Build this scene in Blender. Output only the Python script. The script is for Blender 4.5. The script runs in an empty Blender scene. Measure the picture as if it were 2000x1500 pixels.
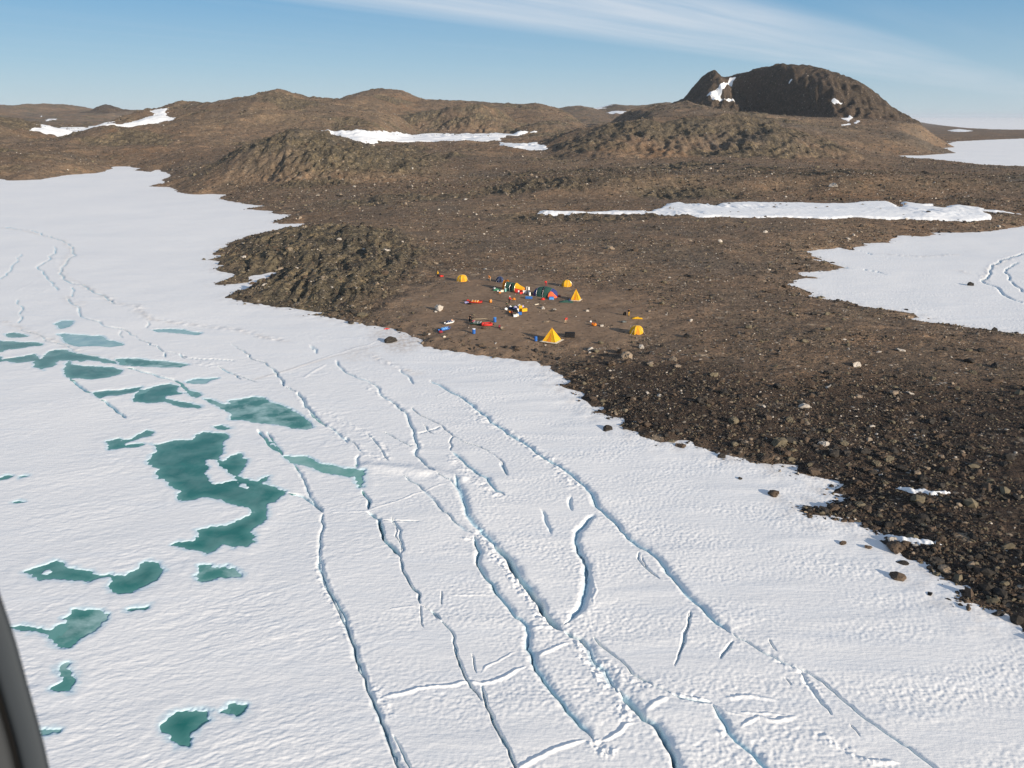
import bpy, bmesh, math, random
import numpy as np
from mathutils import Vector, Matrix

random.seed(7)
rng = np.random.default_rng(11)
SC = bpy.context.scene
COL = SC.collection
R = math.radians

# ------------------------------------------------------------------ survey
# the photograph was used as a survey: a sight line from the aircraft (45 m up)
# to the ground gives the place of each thing in metres (x right, y ahead, z up)
F, HC, HV = 1600.0, 45.0, 228.0
PITCH = math.atan((750 - HV) / F)
CP, SP = math.cos(PITCH), math.sin(PITCH)
SUN_AZ, SUN_EL = R(135), R(15.5)     # azimuth clockwise from +y


def ray(u, v):
    a = (np.asarray(u, float) - 1000) / F
    b = -(np.asarray(v, float) - 750) / F
    return np.stack([a, CP + b * SP, -SP + b * CP], -1)


def flat(pts, z=0.0):
    p = np.asarray(pts, float)
    d = ray(p[:, 0], p[:, 1])
    t = (z - HC) / d[:, 2]
    return d[:, :2] * t[:, None]


def zc(o, pts):   # sheet survey coordinates: origin and scale of a map sheet
    p = np.asarray(pts, float)
    return p * o[2] + np.array(o[:2])


SA = (0, 420, .32); SB = (0, 800, .35); SCC = (0, 1100, .28)
SD = (500, 660, .35); SE = (560, 1000, .35); SF = (1100, 1000, .45); SG = (1050, 650, .475)
SH = (1500, 430, .25); SI = (1400, 850, .3); SJ = (0, 140, .35); SK = (600, 140, .35); SL = (1250, 100, .375)
SM = (380, 420, .25); SN = (1000, 640, .225)

# ------------------------------------------------------------------ noise
_p = rng.permutation(256); PERM = np.concatenate([_p, _p]).astype(np.int32)
_a = rng.uniform(0, 2 * np.pi, 256); GX = np.cos(_a).astype(np.float32); GY = np.sin(_a).astype(np.float32)


def pn(x, y, seed=0):
    x = np.asarray(x, np.float64) + seed * 17.31; y = np.asarray(y, np.float64) + seed * 9.73
    xi = np.floor(x); yi = np.floor(y)
    fx = (x - xi).astype(np.float32); fy = (y - yi).astype(np.float32)
    xi = xi.astype(np.int64) & 255; yi = yi.astype(np.int64) & 255
    u = fx * fx * fx * (fx * (fx * 6 - 15) + 10); v = fy * fy * fy * (fy * (fy * 6 - 15) + 10)

    def g(ix, iy, dx, dy):
        h = PERM[PERM[ix & 255] + (iy & 255)]
        return GX[h] * dx + GY[h] * dy
    n00 = g(xi, yi, fx, fy); n10 = g(xi + 1, yi, fx - 1, fy)
    n01 = g(xi, yi + 1, fx, fy - 1); n11 = g(xi + 1, yi + 1, fx - 1, fy - 1)
    a = n00 + u * (n10 - n00); b = n01 + u * (n11 - n01)
    return (a + v * (b - a)) * 1.5


def sstep(a, b, x):
    t = np.clip((x - a) / (b - a), 0, 1)
    return t * t * (3 - 2 * t)


def sdf(poly, x, y):          # + inside, metres
    P = np.asarray(poly, float); Q = np.roll(P, -1, 0)
    d2 = np.full(x.shape, 1e12, np.float64); ins = np.zeros(x.shape, bool)
    for (ax, ay), (bx, by) in zip(P, Q):
        ex, ey = bx - ax, by - ay
        wx, wy = x - ax, y - ay
        t = np.clip((wx * ex + wy * ey) / max(ex * ex + ey * ey, 1e-9), 0, 1)
        dx, dy = wx - t * ex, wy - t * ey
        np.minimum(d2, dx * dx + dy * dy, out=d2)
        if ay != by:
            c = (ay > y) != (by > y)
            ins ^= c & (x < ex * (y - ay) / ey + ax)
    d = np.sqrt(d2)
    return np.where(ins, d, -d)


def sdf_near(poly, x, y, m):  # the same, exact only within m of the polygon's box
    P = np.asarray(poly); out = np.full(x.shape, -m, float)
    k = (x > P[:, 0].min() - m) & (x < P[:, 0].max() + m) & (y > P[:, 1].min() - m) & (y < P[:, 1].max() + m)
    if k.any():
        out[k] = np.maximum(sdf(P, x[k], y[k]), -m)
    return out


# ------------------------------------------------------------------ shores of the frozen bays
bay1 = [(-260, 366), (-100, 356), (0, 350)] + zc(SJ, [(60, 608), (120, 606), (230, 603), (290, 590), (370, 578), (500, 570), (550, 566), (575, 550),
    (640, 528), (720, 530), (790, 540), (740, 552), (840, 560), (880, 548), (950, 572), (910, 610), (915, 635), (830, 640), (940, 645), (1000, 665), (1060, 685), (1100, 688),
    (1180, 683), (1260, 688), (1215, 712), (1300, 730), (1420, 745), (1490, 752), (1370, 768), (1500, 775), (1530, 780), (1520, 793), (1620, 800),
    (1600, 815), (1520, 840), (1560, 850), (1690, 850), (1670, 878)]).tolist() + zc(SM, [(770, 105), (700, 118), (560, 135), (470, 155), (370, 185), (300, 205), (230, 235), (260, 245),
    (165, 290), (160, 310), (200, 325), (95, 350), (190, 365), (140, 395), (200, 400), (140, 435), (260, 455), (330, 480), (180, 530), (175, 550), (320, 545),
    (410, 530), (445, 480), (520, 465), (600, 448), (645, 452), (560, 490), (500, 530), (430, 575), (300, 610), (250, 650), (360, 670), (370, 695), (500, 705), (640, 720),
    (800, 735), (920, 755), (990, 770), (870, 785), (1000, 795), (1100, 805), (1180, 830), (1290, 845), (1420, 875), (1490, 885), (1600, 905), (1640, 945), (1740, 965), (1770, 1010), (1900, 1040), (2000, 1055)]).tolist() \
    + zc(SN, [(0, 278), (70, 285), (110, 298), (230, 318), (330, 335), (355, 352), (345, 390), (420, 440), (480, 458), (450, 490), (385, 505), (490, 560), (575, 575), (545, 610),
    (640, 640), (720, 675), (805, 690), (790, 715), (670, 735), (790, 760), (860, 780), (950, 790), (995, 835), (965, 865), (1030, 890), (1100, 910), (1120, 945), (1210, 975),
    (1270, 1010), (1400, 1015), (1470, 1000), (1555, 1005), (1590, 1030), (1700, 1050), (1790, 1090), (1795, 1125), (1990, 1140)]).tolist() \
    + zc(SI, [(180, 160), (220, 180), (330, 190), (440, 205), (530, 203), (490, 225), (415, 243), (520, 275), (640, 285), (665, 308), (800, 322), (775, 345), (690, 375), (720, 400), (880, 388), (870, 415), (800, 425),
    (700, 465), (530, 460), (550, 500), (600, 530), (680, 545), (790, 540), (850, 560), (950, 575), (1030, 610), (1040, 640), (1110, 655), (1090, 690), (1200, 745), (1300, 800), (1400, 850),
    (1415, 910), (1430, 950), (1540, 990), (1590, 1000), (1530, 1060), (1560, 1110), (1640, 1150), (1700, 1120), (1860, 1165), (1890, 1210), (1990, 1265)]).tolist()
BAY1 = np.concatenate([flat(bay1), [(52, 50), (60, 25), (80, -30), (120, -200), (0, -900), (-2500, -900), (-2500, 560)]])
bay2 = zc(SH, [(2000, 50), (1900, 65), (1750, 80), (1620, 95), (1480, 95), (1260, 98), (1330, 112), (1220, 130), (1120, 125), (1000, 120), (960, 150), (985, 165), (960, 180), (850, 183),
    (730, 185), (760, 205), (670, 210), (640, 235), (560, 218), (460, 225), (345, 240), (200, 245), (350, 262), (380, 290), (430, 312), (335, 312), (460, 330), (580, 365), (530, 390), (430, 400), (250, 408), (225, 420),
    (250, 440), (360, 450), (240, 460), (205, 475), (170, 508), (260, 530), (330, 560), (380, 590), (285, 590), (420, 610), (560, 635), (680, 655), (760, 675), (900, 690), (1050, 720), (1230, 765), (1140, 780), (1300, 805), (1520, 830), (1600, 840), (1800, 870), (2000, 890)]).tolist()
BAY2 = np.concatenate([flat(bay2), flat([(2200, 690), (2700, 760), (3600, 700), (3600, 430), (2500, 430), (2200, 440)])])
bay3 = zc(SL, [(2000, 455), (1800, 462), (1650, 470), (1590, 485), (1630, 500), (1510, 510), (1640, 530), (1480, 542), (1335, 545), (1450, 560), (1600, 572), (1800, 595), (2000, 605)]).tolist()
BAY3 = np.concatenate([flat(bay3), flat([(2300, 340), (3300, 345), (3300, 275), (2300, 271)])])
far = zc(SL, [(1345, 345), (1440, 366), (1560, 385), (1700, 400), (1850, 408), (2000, 411)]).tolist()
FAR = np.concatenate([flat(far), flat([(2300, 255), (3300, 256)]), [(60000, 4000), (60000, 60000), (14000, 60000)]])
BAYS = [BAY1, BAY2, BAY3, FAR]


def land_sd(x, y):            # metres inland from the nearest frozen water
    s = -sdf(BAY1, x, y)
    for b in BAYS[1:]:
        np.minimum(s, -sdf(b, x, y), out=s)
    return s


# ------------------------------------------------------------------ hills: crest line, distance, slopes
def hill(pts, D, front, back, rock=0.0, warp=.18):
    p = np.asarray(pts, float); d = ray(p[:, 0], p[:, 1]); D = np.broadcast_to(np.asarray(D, float), (len(p),)); t = D / d[:, 1]
    ff = np.broadcast_to(np.asarray(front, float), (len(p),))
    return dict(x=d[:, 0] * t, z=HC + d[:, 2] * t, Dx=D, D=float(D.mean()), Dlo=float(D.min()), Dhi=float(D.max()), fx=ff, f=float(ff.max()), b=back, rock=rock, warp=warp)


HILLS = [
    hill([(300, 350), (345, 338), (400, 322), (440, 300), (500, 277), (545, 260), (578, 251), (600, 249), (625, 255), (680, 272), (740, 290), (800, 310), (860, 325), (920, 338)], 600, 95, 120, 1.0),
    hill([(-260, 330), (-100, 306), (0, 300), (60, 296), (130, 290), (200, 299), (250, 317), (310, 334)], 760, 90, 90, .7),
    hill([(-260, 222), (-80, 226), (0, 231), (40, 239), (75, 250), (110, 262), (150, 278)], 1100, 220, 150, .3),
    hill([(255, 262), (290, 243), (318, 224), (335, 208), (362, 200), (372, 202), (420, 201), (470, 195), (500, 192), (522, 184), (548, 178), (575, 183), (600, 191), (650, 197), (700, 206), (760, 222), (820, 240)], 1250, 380, 250, .25, .12),
    hill([(560, 210), (600, 194), (625, 190), (650, 196), (675, 194), (690, 188), (725, 177), (760, 176), (790, 180), (810, 190), (830, 196), (900, 197), (960, 203), (1010, 206), (1050, 203), (1070, 208), (1100, 216), (1150, 228)], 1900, 520, 400, .15, .12),
    hill([(660, 252), (700, 238), (770, 229), (830, 221), (880, 211), (905, 207), (940, 205), (960, 211), (985, 222), (1010, 240), (1045, 256)], 1450, 130, 120, 1.0, .15),
    hill([(1000, 252), (1030, 244), (1080, 243), (1120, 252)], 1350, 100, 100, .8, .15),
    hill([(1040, 285), (1100, 268), (1150, 253), (1200, 241), (1260, 232), (1330, 226), (1400, 224), (1450, 229), (1500, 243), (1560, 262), (1640, 280)], 900, 170, 140, .85),
    hill([(1300, 207), (1340, 191), (1352, 179), (1365, 160), (1378, 147), (1385, 142), (1394, 142), (1400, 149), (1412, 158), (1440, 170), (1470, 190), (1500, 215)], 1800, 200, 220, .8, .03),
    hill([(1375, 240), (1395, 190), (1410, 166), (1422, 157), (1450, 145), (1480, 137), (1512, 129), (1530, 127), (1560, 128), (1585, 129), (1610, 139), (1640, 150), (1670, 168), (1690, 181), (1704, 197), (1730, 212), (1760, 231), (1790, 240)], [1770, 1768, 1765, 1762, 1750, 1728, 1700, 1684, 1668, 1658, 1650, 1648, 1650, 1650, 1650, 1650, 1650, 1650], [60, 52, 50, 50, 62, 95, 160, 195, 240, 262, 275, 275, 270, 255, 240, 220, 200, 180], 300, 1.0, .06),
    hill([(1180, 226), (1250, 214), (1300, 206), (1335, 201), (1400, 214), (1500, 228), (1600, 231), (1700, 233), (1760, 238), (1820, 247), (1860, 256)], 1480, 560, 500, .15, .08),
    hill([(940, 346), (1050, 344), (1150, 342), (1300, 338), (1450, 340), (1560, 344), (1700, 338), (1850, 345), (2000, 348), (2200, 352), (2600, 352)], 480, 55, 170, .3),
    hill([(-200, 206), (-60, 208), (0, 206), (25, 208), (60, 207), (105, 203), (140, 210), (155, 216), (170, 219), (240, 215), (300, 216), (360, 213)], 3600, 1100, 900, .1, .05),
    hill([(180, 222), (187, 217), (193, 209), (205, 205), (215, 206), (232, 210), (240, 222)], 3300, 150, 150, .9, .03),
    hill([(1060, 217), (1085, 213), (1110, 209), (1130, 207), (1160, 213), (1175, 210), (1195, 204), (1220, 207), (1260, 206), (1300, 201), (1330, 206)], 3200, 900, 600, .3, .05),
]
BR = [0, 150, 300, 450, 600, 900, 1100, 1300, 2000, 4000, 12000]
BZ = [1.8, 2.2, 3.2, 5.0, 8.5, 14, 17, 20, 25, 33, 38]
OUTC = flat(zc(SM, [(60, 350), (230, 200), (600, 110), (900, 90), (1250, 110), (1600, 150), (1900, 330), (1850, 480), (1700, 640), (1450, 700), (1330, 760), (1230, 800), (1000, 830), (700, 760), (300, 700), (120, 560)]), 2)
CAMP = flat([(690, 628), (740, 600), (800, 575), (850, 545), (960, 540), (1080, 545), (1180, 575), (1300, 600), (1330, 640), (1270, 675), (1130, 660), (1050, 690), (900, 672), (800, 650)], 2.5)
DARKZ = flat([(1060, 700), (1180, 690), (1330, 690), (1500, 740), (1700, 760), (2100, 750), (2700, 800), (2600, 1500), (2000, 1260), (1700, 1040), (1400, 900), (1200, 830)], 2)
SDIR = flat([(560, 560), (660, 470)], 2); SDIR = SDIR[1] - SDIR[0]; SDIR /= np.hypot(*SDIR)


def zones(x, y):
    out = sstep(-6, 14, sdf_near(OUTC, x, y, 30) + 5 * pn(x / 9, y / 9, 3))
    camp = sstep(-14, 13, sdf_near(CAMP, x, y, 30) + 9 * pn(x / 12, y / 12, 4) + 4 * pn(x / 4, y / 4, 61))
    dark = sstep(-14, 14, sdf_near(DARKZ, x, y, 40) + 9 * pn(x / 22, y / 22, 5))
    return out * (1 - camp), camp, dark


SKIP = set()


def hland(x, y, detail=True, cell=None, want=False, sd=None):
    x = np.asarray(x, float); y = np.asarray(y, float)
    r = np.hypot(x, y)
    if cell is None:
        cell = np.full(x.shape, .05)
    sd = land_sd(x, y) if sd is None else sd
    oz, cz, dz = zones(x, y)
    wig = 1.3 * pn(x / 7, y / 7, 6) + .7 * pn(x / 2.6, y / 2.6, 7) + np.clip(r - 150, 0, 800) * .006 * pn(x / 30, y / 30, 8)
    s = sd + wig
    base = np.interp(r, BR, BZ)
    low = sstep(.30, .47, x / np.maximum(y, 1)) * sstep(400, 680, r)
    base = base * (1 - low) + np.minimum(base, 3.5) * low
    L = 9 + .03 * r
    b = np.where(s > 0, base * (1 - np.exp(-np.maximum(s, 0) / L)) + .10 * np.minimum(np.maximum(s, 0), 2), np.maximum(.16 * s, -3.0))
    mount = np.zeros(x.shape); lift4 = np.zeros(x.shape); rock = np.zeros(x.shape)
    inland = sstep(-5, 60, s)
    for i, h in enumerate(HILLS):
        if i in SKIP: continue
        w = h['f'] * h['warp']
        m = (y > h['Dlo'] - h['f'] * 1.5) & (y < h['Dhi'] + h['b'] * 1.5) & (x > h['x'].min() - w) & (x < h['x'].max() + w)
        if not m.any():
            continue
        xx, yy = x[m], y[m]
        lam = h['f'] * .55
        xs = xx + w * .35 * pn(xx / lam, yy / lam, 20 + i) * np.clip(np.abs(yy - h['D']) / h['f'], 0, 1)
        ys = yy + w * pn(xx / lam, yy / lam, 50 + i)
        zt = np.interp(xs, h['x'], h['z'], left=-99, right=-99)
        fr = np.interp(xs, h['x'], h['fx'])
        if h['rock'] > .75:
            fr = fr * (1 + .10 * pn(xs / (lam * .35), ys / (lam * .5) + i, 90) + .06 * pn(xs / (lam * .13), ys / (lam * .2), 91) + .06 * pn(xs / (lam * .06), ys / (lam * .1), 92))
        Dc = np.interp(xs, h['x'], h['Dx'])
        t = np.where(ys < Dc, (Dc - ys) / fr, (ys - Dc) / h['b'])
        t = np.clip(t, 0, 1)
        pr = np.where(h['rock'] > .75, (1 - t ** 2.0) ** 1.6, .5 + .5 * np.cos(np.pi * t))
        wx = h['x'][-1] - h['x'][0]
        l = np.maximum(zt - b[m], 0) * pr * sstep(0, .10 * wx, np.minimum(xs - h['x'][0], h['x'][-1] - xs))
        lift4[m] += l ** 10
        if i in (8, 9, 13): mount[m] = np.maximum(mount[m], sstep(.03, .3, pr) * sstep(0, 8, l))
        rock[m] = np.maximum(rock[m], h['rock'] * sstep(.05, .45, pr) * sstep(0, 6, l))
    z = b + lift4 ** .1 * inland
    oz = np.maximum(oz, rock * np.clip(.75 + 1.1 * pn(x / 70, y / 70, 9) + .8 * pn(x / 22, y / 22, 10), 0, 1) * inland)
    oz = np.maximum(oz, .85 * sstep(.12, .42, pn(x / 110, y / 60, 59) + .35 * pn(x / 30, y / 22, 60)) * sstep(230, 420, r) * sstep(5, 40, s) * (1 - low))
    dz = np.maximum(dz, mount * .85 * inland)
    oz = np.clip(oz, 0, 1)
    z = z + sstep(0, 14, s) * sstep(-6, 25, sdf_near(OUTC, x, y, 30)) * 2.0
    if detail:
        rough = (1 + 1.3 * sstep(450, 1100, r)) * (.45 + .9 * oz) * (1 - .92 * cz) * sstep(-1.5, 10, s)
        for k, (lam, am) in enumerate([(90, .9), (42, .8), (20, .55), (9, .3), (4.2, .2), (2.0, .13), (1.0, .08)]):
            f = sstep(1.6, 3.2, lam / cell)
            if (f > 0).any():
                z = z + am * rough * f * (np.abs(pn(x / lam, y / lam, 30 + k)) * 2 - .6 if k in (2, 4) else pn(x / lam, y / lam, 30 + k))
        fr_ = sstep(520, 900, r) * sstep(5, 60, s) * (1 - low)
        z = z + fr_ * (5.0 * (.35 - np.abs(pn(x / 150, y / 110, 56))) + 2.6 * (.35 - np.abs(pn(x / 55, y / 45, 57))) + 1.5 * pn(x / 26, y / 22, 58))
        al = x * SDIR[0] + y * SDIR[1]; ac = -x * SDIR[1] + y * SDIR[0]
        al2 = al + 3 * pn(x / 15, y / 15, 41); ac2 = ac + 2.2 * pn(x / 11, y / 11, 42)
        so = oz * sstep(-1, 9, s)
        for (la, lc, am, sd_) in [(60, 14, 2.2, 1), (26, 5.0, 1.0, 2), (12, 2.1, .42, 3), (6, 1.0, .2, 4)]:
            f = sstep(1.2, 2.6, lc / cell)
            if lc > 10:
                f = f * (.4 + .6 * sstep(380, 600, r))
            z = z + so * f * am * (.55 - 1.7 * np.abs(pn(al2 / la, ac2 / lc, 60 + sd_)))
    if want:
        return z, oz, cz, dz, s
    return z


def march(pts):               # sight line -> first hit on the land or the ice
    p = np.asarray(pts, float); d = ray(p[:, 0], p[:, 1]); d = d / np.hypot(d[:, 0], d[:, 1])[:, None]
    rr = np.geomspace(40, 9000, 900)
    X = d[:, 0, None] * rr; Y = d[:, 1, None] * rr; Z = HC + d[:, 2, None] * rr
    Hh = np.maximum(hland(X.ravel(), Y.ravel(), False).reshape(X.shape), 0)
    hit = Z <= Hh
    k = np.where(hit.any(1), hit.argmax(1), len(rr) - 1); k = np.maximum(k, 1); i = np.arange(len(p))
    g0 = (Z - Hh)[i, k - 1]; g1 = (Z - Hh)[i, k]
    t = np.clip(g0 / np.maximum(g0 - g1, 1e-9), 0, 1)
    r = rr[k - 1] + t * (rr[k] - rr[k - 1])
    return np.stack([d[:, 0] * r, d[:, 1] * r], -1)


# ------------------------------------------------------------------ materials
def mat(name, rgb=(.5, .5, .5), rough=.8, **kw):
    m = bpy.data.materials.new(name); m.use_nodes = True
    nt = m.node_tree; b = nt.nodes['Principled BSDF']
    b.inputs['Base Color'].default_value = (*rgb, 1); b.inputs['Roughness'].default_value = rough
    b.inputs['Specular IOR Level'].default_value = kw.get('spec', .25)
    if kw.get('metal'):
        b.inputs['Metallic'].default_value = kw['metal']
    return m, nt, b


class NT:
    def __init__(s, nt): s.nt = nt; s.N = nt.nodes; s.L = nt.links

    def n(s, t, **kw):
        o = s.N.new(t)
        for k, v in kw.items():
            if k.startswith('i_'):
                key = k[2:]; o.inputs[int(key) if key.isdigit() else key.replace('_', ' ')].default_value = v
            else:
                setattr(o, k, v)
        return o

    def noise(s, vec, scale, detail=4, rough=.55, dist=0):
        o = s.n('ShaderNodeTexNoise'); o.inputs['Scale'].default_value = scale; o.inputs['Detail'].default_value = detail
        o.inputs['Roughness'].default_value = rough; o.inputs['Distortion'].default_value = dist
        s.L.new(vec, o.inputs['Vector']); return o.outputs['Fac']

    def voro(s, vec, scale, out='Distance', feature='F1'):
        o = s.n('ShaderNodeTexVoronoi', feature=feature); o.inputs['Scale'].default_value = scale
        s.L.new(vec, o.inputs['Vector']); return o.outputs[out]

    def math(s, op, a, b=None, c=None, clamp=False):
        o = s.n('ShaderNodeMath', operation=op, use_clamp=clamp)
        for i, q in enumerate((a, b, c)):
            if q is None: continue
            if isinstance(q, (int, float)): o.inputs[i].default_value = q
            else: s.L.new(q, o.inputs[i])
        return o.outputs[0]

    def ramp(s, fac, stops, interp='LINEAR'):
        o = s.n('ShaderNodeValToRGB'); e = o.color_ramp.elements; o.color_ramp.interpolation = interp
        while len(e) < len(stops): e.new(.5)
        for q, (p, c) in zip(e, stops):
            q.position = p; q.color = (*c, 1) if len(c) == 3 else c
        s.L.new(fac, o.inputs[0]); return o.outputs[0]

    def mix(s, f, a, b, bt='MIX'):
        o = s.n('ShaderNodeMix', data_type='RGBA', blend_type=bt)
        for k, q in ((0, f), (6, a), (7, b)):
            if isinstance(q, (int, float)): o.inputs[k].default_value = q
            elif isinstance(q, tuple): o.inputs[k].default_value = (*q, 1)
            else: s.L.new(q, o.inputs[k])
        return o.outputs[2]

    def mrange(s, v, a, b, c=0, d=1):
        o = s.n('ShaderNodeMapRange'); s.L.new(v, o.inputs[0])
        for i, q in enumerate((a, b, c, d)): o.inputs[i + 1].default_value = q
        return o.outputs[0]

    def bump(s, h, strength, dist, nrm=None):
        o = s.n('ShaderNodeBump'); o.inputs['Strength'].default_value = strength; o.inputs['Distance'].default_value = dist
        s.L.new(h, o.inputs['Height'])
        if nrm is not None: s.L.new(nrm, o.inputs['Normal'])
        return o.outputs[0]

    def pos(s): return s.n('ShaderNodeNewGeometry').outputs['Position']

    def attr(s, name, out='Fac'):
        o = s.n('ShaderNodeAttribute', attribute_name=name); return o.outputs[out]

    def scalev(s, v, sc, rot=(0, 0, 0)):
        o = s.n('ShaderNodeMapping'); o.inputs['Scale'].default_value = sc; o.inputs['Rotation'].default_value = rot
        s.L.new(v, o.inputs['Vector']); return o.outputs[0]


def land_material():
    m, nt, b = mat('stony_ground', (.1, .08, .06), .95, spec=.1); T = NT(nt); P = T.pos()
    sep = T.n('ShaderNodeSeparateColor'); T.L.new(T.attr('zone', 'Color'), sep.inputs[0])
    oz, cz, dz = sep.outputs[0], sep.outputs[1], sep.outputs[2]
    big = T.noise(P, .012, 5, .6); mid = T.noise(P, .09, 5, .6); fine = T.noise(P, .9, 6, .7)
    soil = T.ramp(big, [(.3, (.145, .103, .072)), (.5, (.205, .142, .096)), (.68, (.275, .193, .122))])
    hue = T.noise(P, .0075, 4, .6)
    soil = T.mix(T.mrange(hue, .52, .64), soil, (.20, .125, .075)); soil = T.mix(T.mrange(hue, .47, .36), soil, (.125, .108, .09))
    soil = T.mix(T.mrange(mid, .35, .7), soil, (.125, .098, .073))
    outc = T.ramp(mid, [(.28, (.085, .077, .060)), (.5, (.17, .142, .094)), (.72, (.28, .215, .125))])
    strat = T.noise(T.scalev(P, (.5, .09, .3), (0, 0, -math.atan2(SDIR[0], SDIR[1]))), 1.0, 5, .65)
    outc = T.mix(T.mrange(strat, .42, .6), outc, (.075, .068, .056))
    camp = T.ramp(mid, [(.3, (.185, .130, .090)), (.7, (.255, .180, .122))])
    dark = T.ramp(mid, [(.3, (.038, .029, .024)), (.7, (.066, .049, .038))])
    col = T.mix(oz, soil, outc); col = T.mix(T.math('MULTIPLY', dz, .95), col, dark); col = T.mix(cz, col, camp)
    # stones too small to stand alone: cells of their own tone
    nc = T.math('SUBTRACT', 1.0, T.math('MULTIPLY', cz, .75))
    v1c = T.voro(P, 1.15, 'Color'); v1 = T.voro(P, 1.15)
    hsv = T.n('ShaderNodeSeparateColor'); T.L.new(v1c, hsv.inputs[0])
    tone = T.ramp(hsv.outputs[0], [(0, (.03, .027, .024)), (.45, (.085, .066, .05)), (.8, (.17, .135, .10)), (.93, (.33, .28, .22)), (1, (.48, .44, .38))])
    sm = T.math('MULTIPLY', T.mrange(v1, .48, .36), T.math('MULTIPLY', T.mrange(hsv.outputs[1], .35, .45), nc))
    col = T.mix(T.math('MULTIPLY', sm, .62), col, tone)
    v2c = T.voro(P, .28, 'Color'); v2 = T.voro(P, .28)
    h2 = T.n('ShaderNodeSeparateColor'); T.L.new(v2c, h2.inputs[0])
    col = T.mix(T.math('MULTIPLY', T.math('MULTIPLY', T.mrange(v2, .34, .25), T.mrange(h2.outputs[0], .92, .94)), T.math('MULTIPLY', nc, .7)), col, (.30, .25, .19))
    col = T.mix(.55, col, T.mix(1.0, col, T.ramp(fine, [(.25, (.45, .45, .45)), (.75, (1.6, 1.55, 1.5))]), 'MULTIPLY'))
    grain = T.noise(P, .24, 7, .8)
    col = T.mix(T.math('SUBTRACT', .85, T.math('MULTIPLY', cz, .6)), col, T.mix(1.0, col, T.ramp(grain, [(.32, (.52, .53, .55)), (.5, (1.06, 1.06, 1.06)), (.68, (1.72, 1.62, 1.5))]), 'MULTIPLY'))
    T.L.new(col, b.inputs['Base Color'])
    hgt = T.math('ADD', T.math('MULTIPLY', fine, .55), T.math('MULTIPLY', T.math('SUBTRACT', .5, v1), T.math('MULTIPLY', sm, .8)))
    hgt = T.math('ADD', hgt, T.math('MULTIPLY', T.noise(P, 3.2, 3, .6), .25))
    hgt = T.math('MULTIPLY', hgt, T.math('SUBTRACT', 1.0, T.math('MULTIPLY', cz, .9)))
    hgt2 = T.math('MULTIPLY', T.noise(P, .16, 6, .72), T.math('SUBTRACT', T.math('ADD', .4, oz), T.math('MULTIPLY', cz, .36)))
    n1 = T.bump(hgt2, .85, 4.0); n2 = T.bump(hgt, 1.0, .55, n1)
    T.L.new(n2, b.inputs['Normal'])
    return m


def ice_material():
    m, nt, b = mat('wind_packed_snow', (.8, .82, .85), .6, spec=.25); T = NT(nt); P = T.pos()
    big = T.noise(P, .02, 4, .55); blue = T.attr('blue'); rip = T.attr('ripple')
    col = T.ramp(big, [(.3, (.80, .80, .795)), (.65, (.86, .85, .83))])
    st = T.noise(T.scalev(P, (.05, .5, 1), (0, 0, R(-20))), 1.0, 5, .6)
    col = T.mix(T.math('MULTIPLY', T.mrange(st, .5, .75), .7), col, (.75, .77, .79))
    col = T.mix(T.mrange(blue, .02, .6), col, (.40, .62, .72))
    col = T.mix(T.mrange(blue, .55, 1.0), col, (.05, .16, .19))
    T.L.new(col, b.inputs['Base Color'])
    nt.links.remove(b.inputs['Base Color'].links[0]); col = T.mix(T.math('MULTIPLY', T.attr('dirt'), .75), col, (.50, .42, .35)); T.L.new(col, b.inputs['Base Color'])
    cup = T.voro(P, 2.3, 'Distance', 'SMOOTH_F1')
    drift = T.noise(T.scalev(P, (.6, 2.4, 1), (0, 0, R(25))), 1.0, 5, .6)
    a = T.math('MULTIPLY', T.math('MULTIPLY', cup, rip), 1.0)
    h = T.math('ADD', a, T.math('MULTIPLY', drift, T.math('SUBTRACT', 1.15, T.math('MULTIPLY', rip, .6))))
    h = T.math('ADD', h, T.math('MULTIPLY', T.noise(P, 6, 3, .6), .25))
    T.L.new(T.bump(h, .55, .10), b.inputs['Normal'])
    return m


def snow_material():
    m, nt, b = mat('old_snow', (.82, .83, .84), .65, spec=.2); T = NT(nt); P = T.pos()
    T.L.new(T.ramp(T.noise(P, .05, 5, .6), [(.3, (.76, .78, .80)), (.7, (.85, .85, .84))]), b.inputs['Base Color'])
    T.L.new(T.bump(T.noise(T.scalev(P, (.3, .9, .6)), 1, 5, .6), .5, .25), b.inputs['Normal'])
    return m


def water_material(name, c1, c2, milk):
    m, nt, b = mat(name, c1, .12, spec=.22); T = NT(nt); P = T.pos()
    n = T.noise(P, .25, 4, .55, .6); dp = T.attr('depth')
    col = T.mix(T.mrange(n, .35, .7), c1, c2)
    e = T.math('ADD', dp, T.math('MULTIPLY', T.math('SUBTRACT', n, .5), 1.2))
    col = T.mix(T.mrange(e, 1.1, -.6, 0, .75), col, (.16, .38, .34))
    col = T.mix(T.math('MULTIPLY', T.mrange(T.noise(P, .26, 5, .6, .3), .42, .66), milk), col, (.40, .58, .55))
    T.L.new(col, b.inputs['Base Color'])
    T.L.new(T.bump(T.noise(P, 3, 2, .5), .06, .05), b.inputs['Normal'])
    return m


def rock_material(name, rgb, var=.5):
    m, nt, b = mat(name, rgb, .9, spec=.15); T = NT(nt)
    P = T.pos(); n = T.noise(P, 2.3, 5, .65); big = T.noise(P, .35, 2, .5)
    d = tuple(c * (1 - var) for c in rgb); l = tuple(min(1, c * (1 + var)) for c in rgb)
    col = T.ramp(T.math('ADD', T.math('MULTIPLY', n, .6), T.math('MULTIPLY', big, .4)), [(.3, d), (.7, l)])
    T.L.new(col, b.inputs['Base Color']); T.L.new(T.bump(n, .5, .12), b.inputs['Normal'])
    return m


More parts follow.
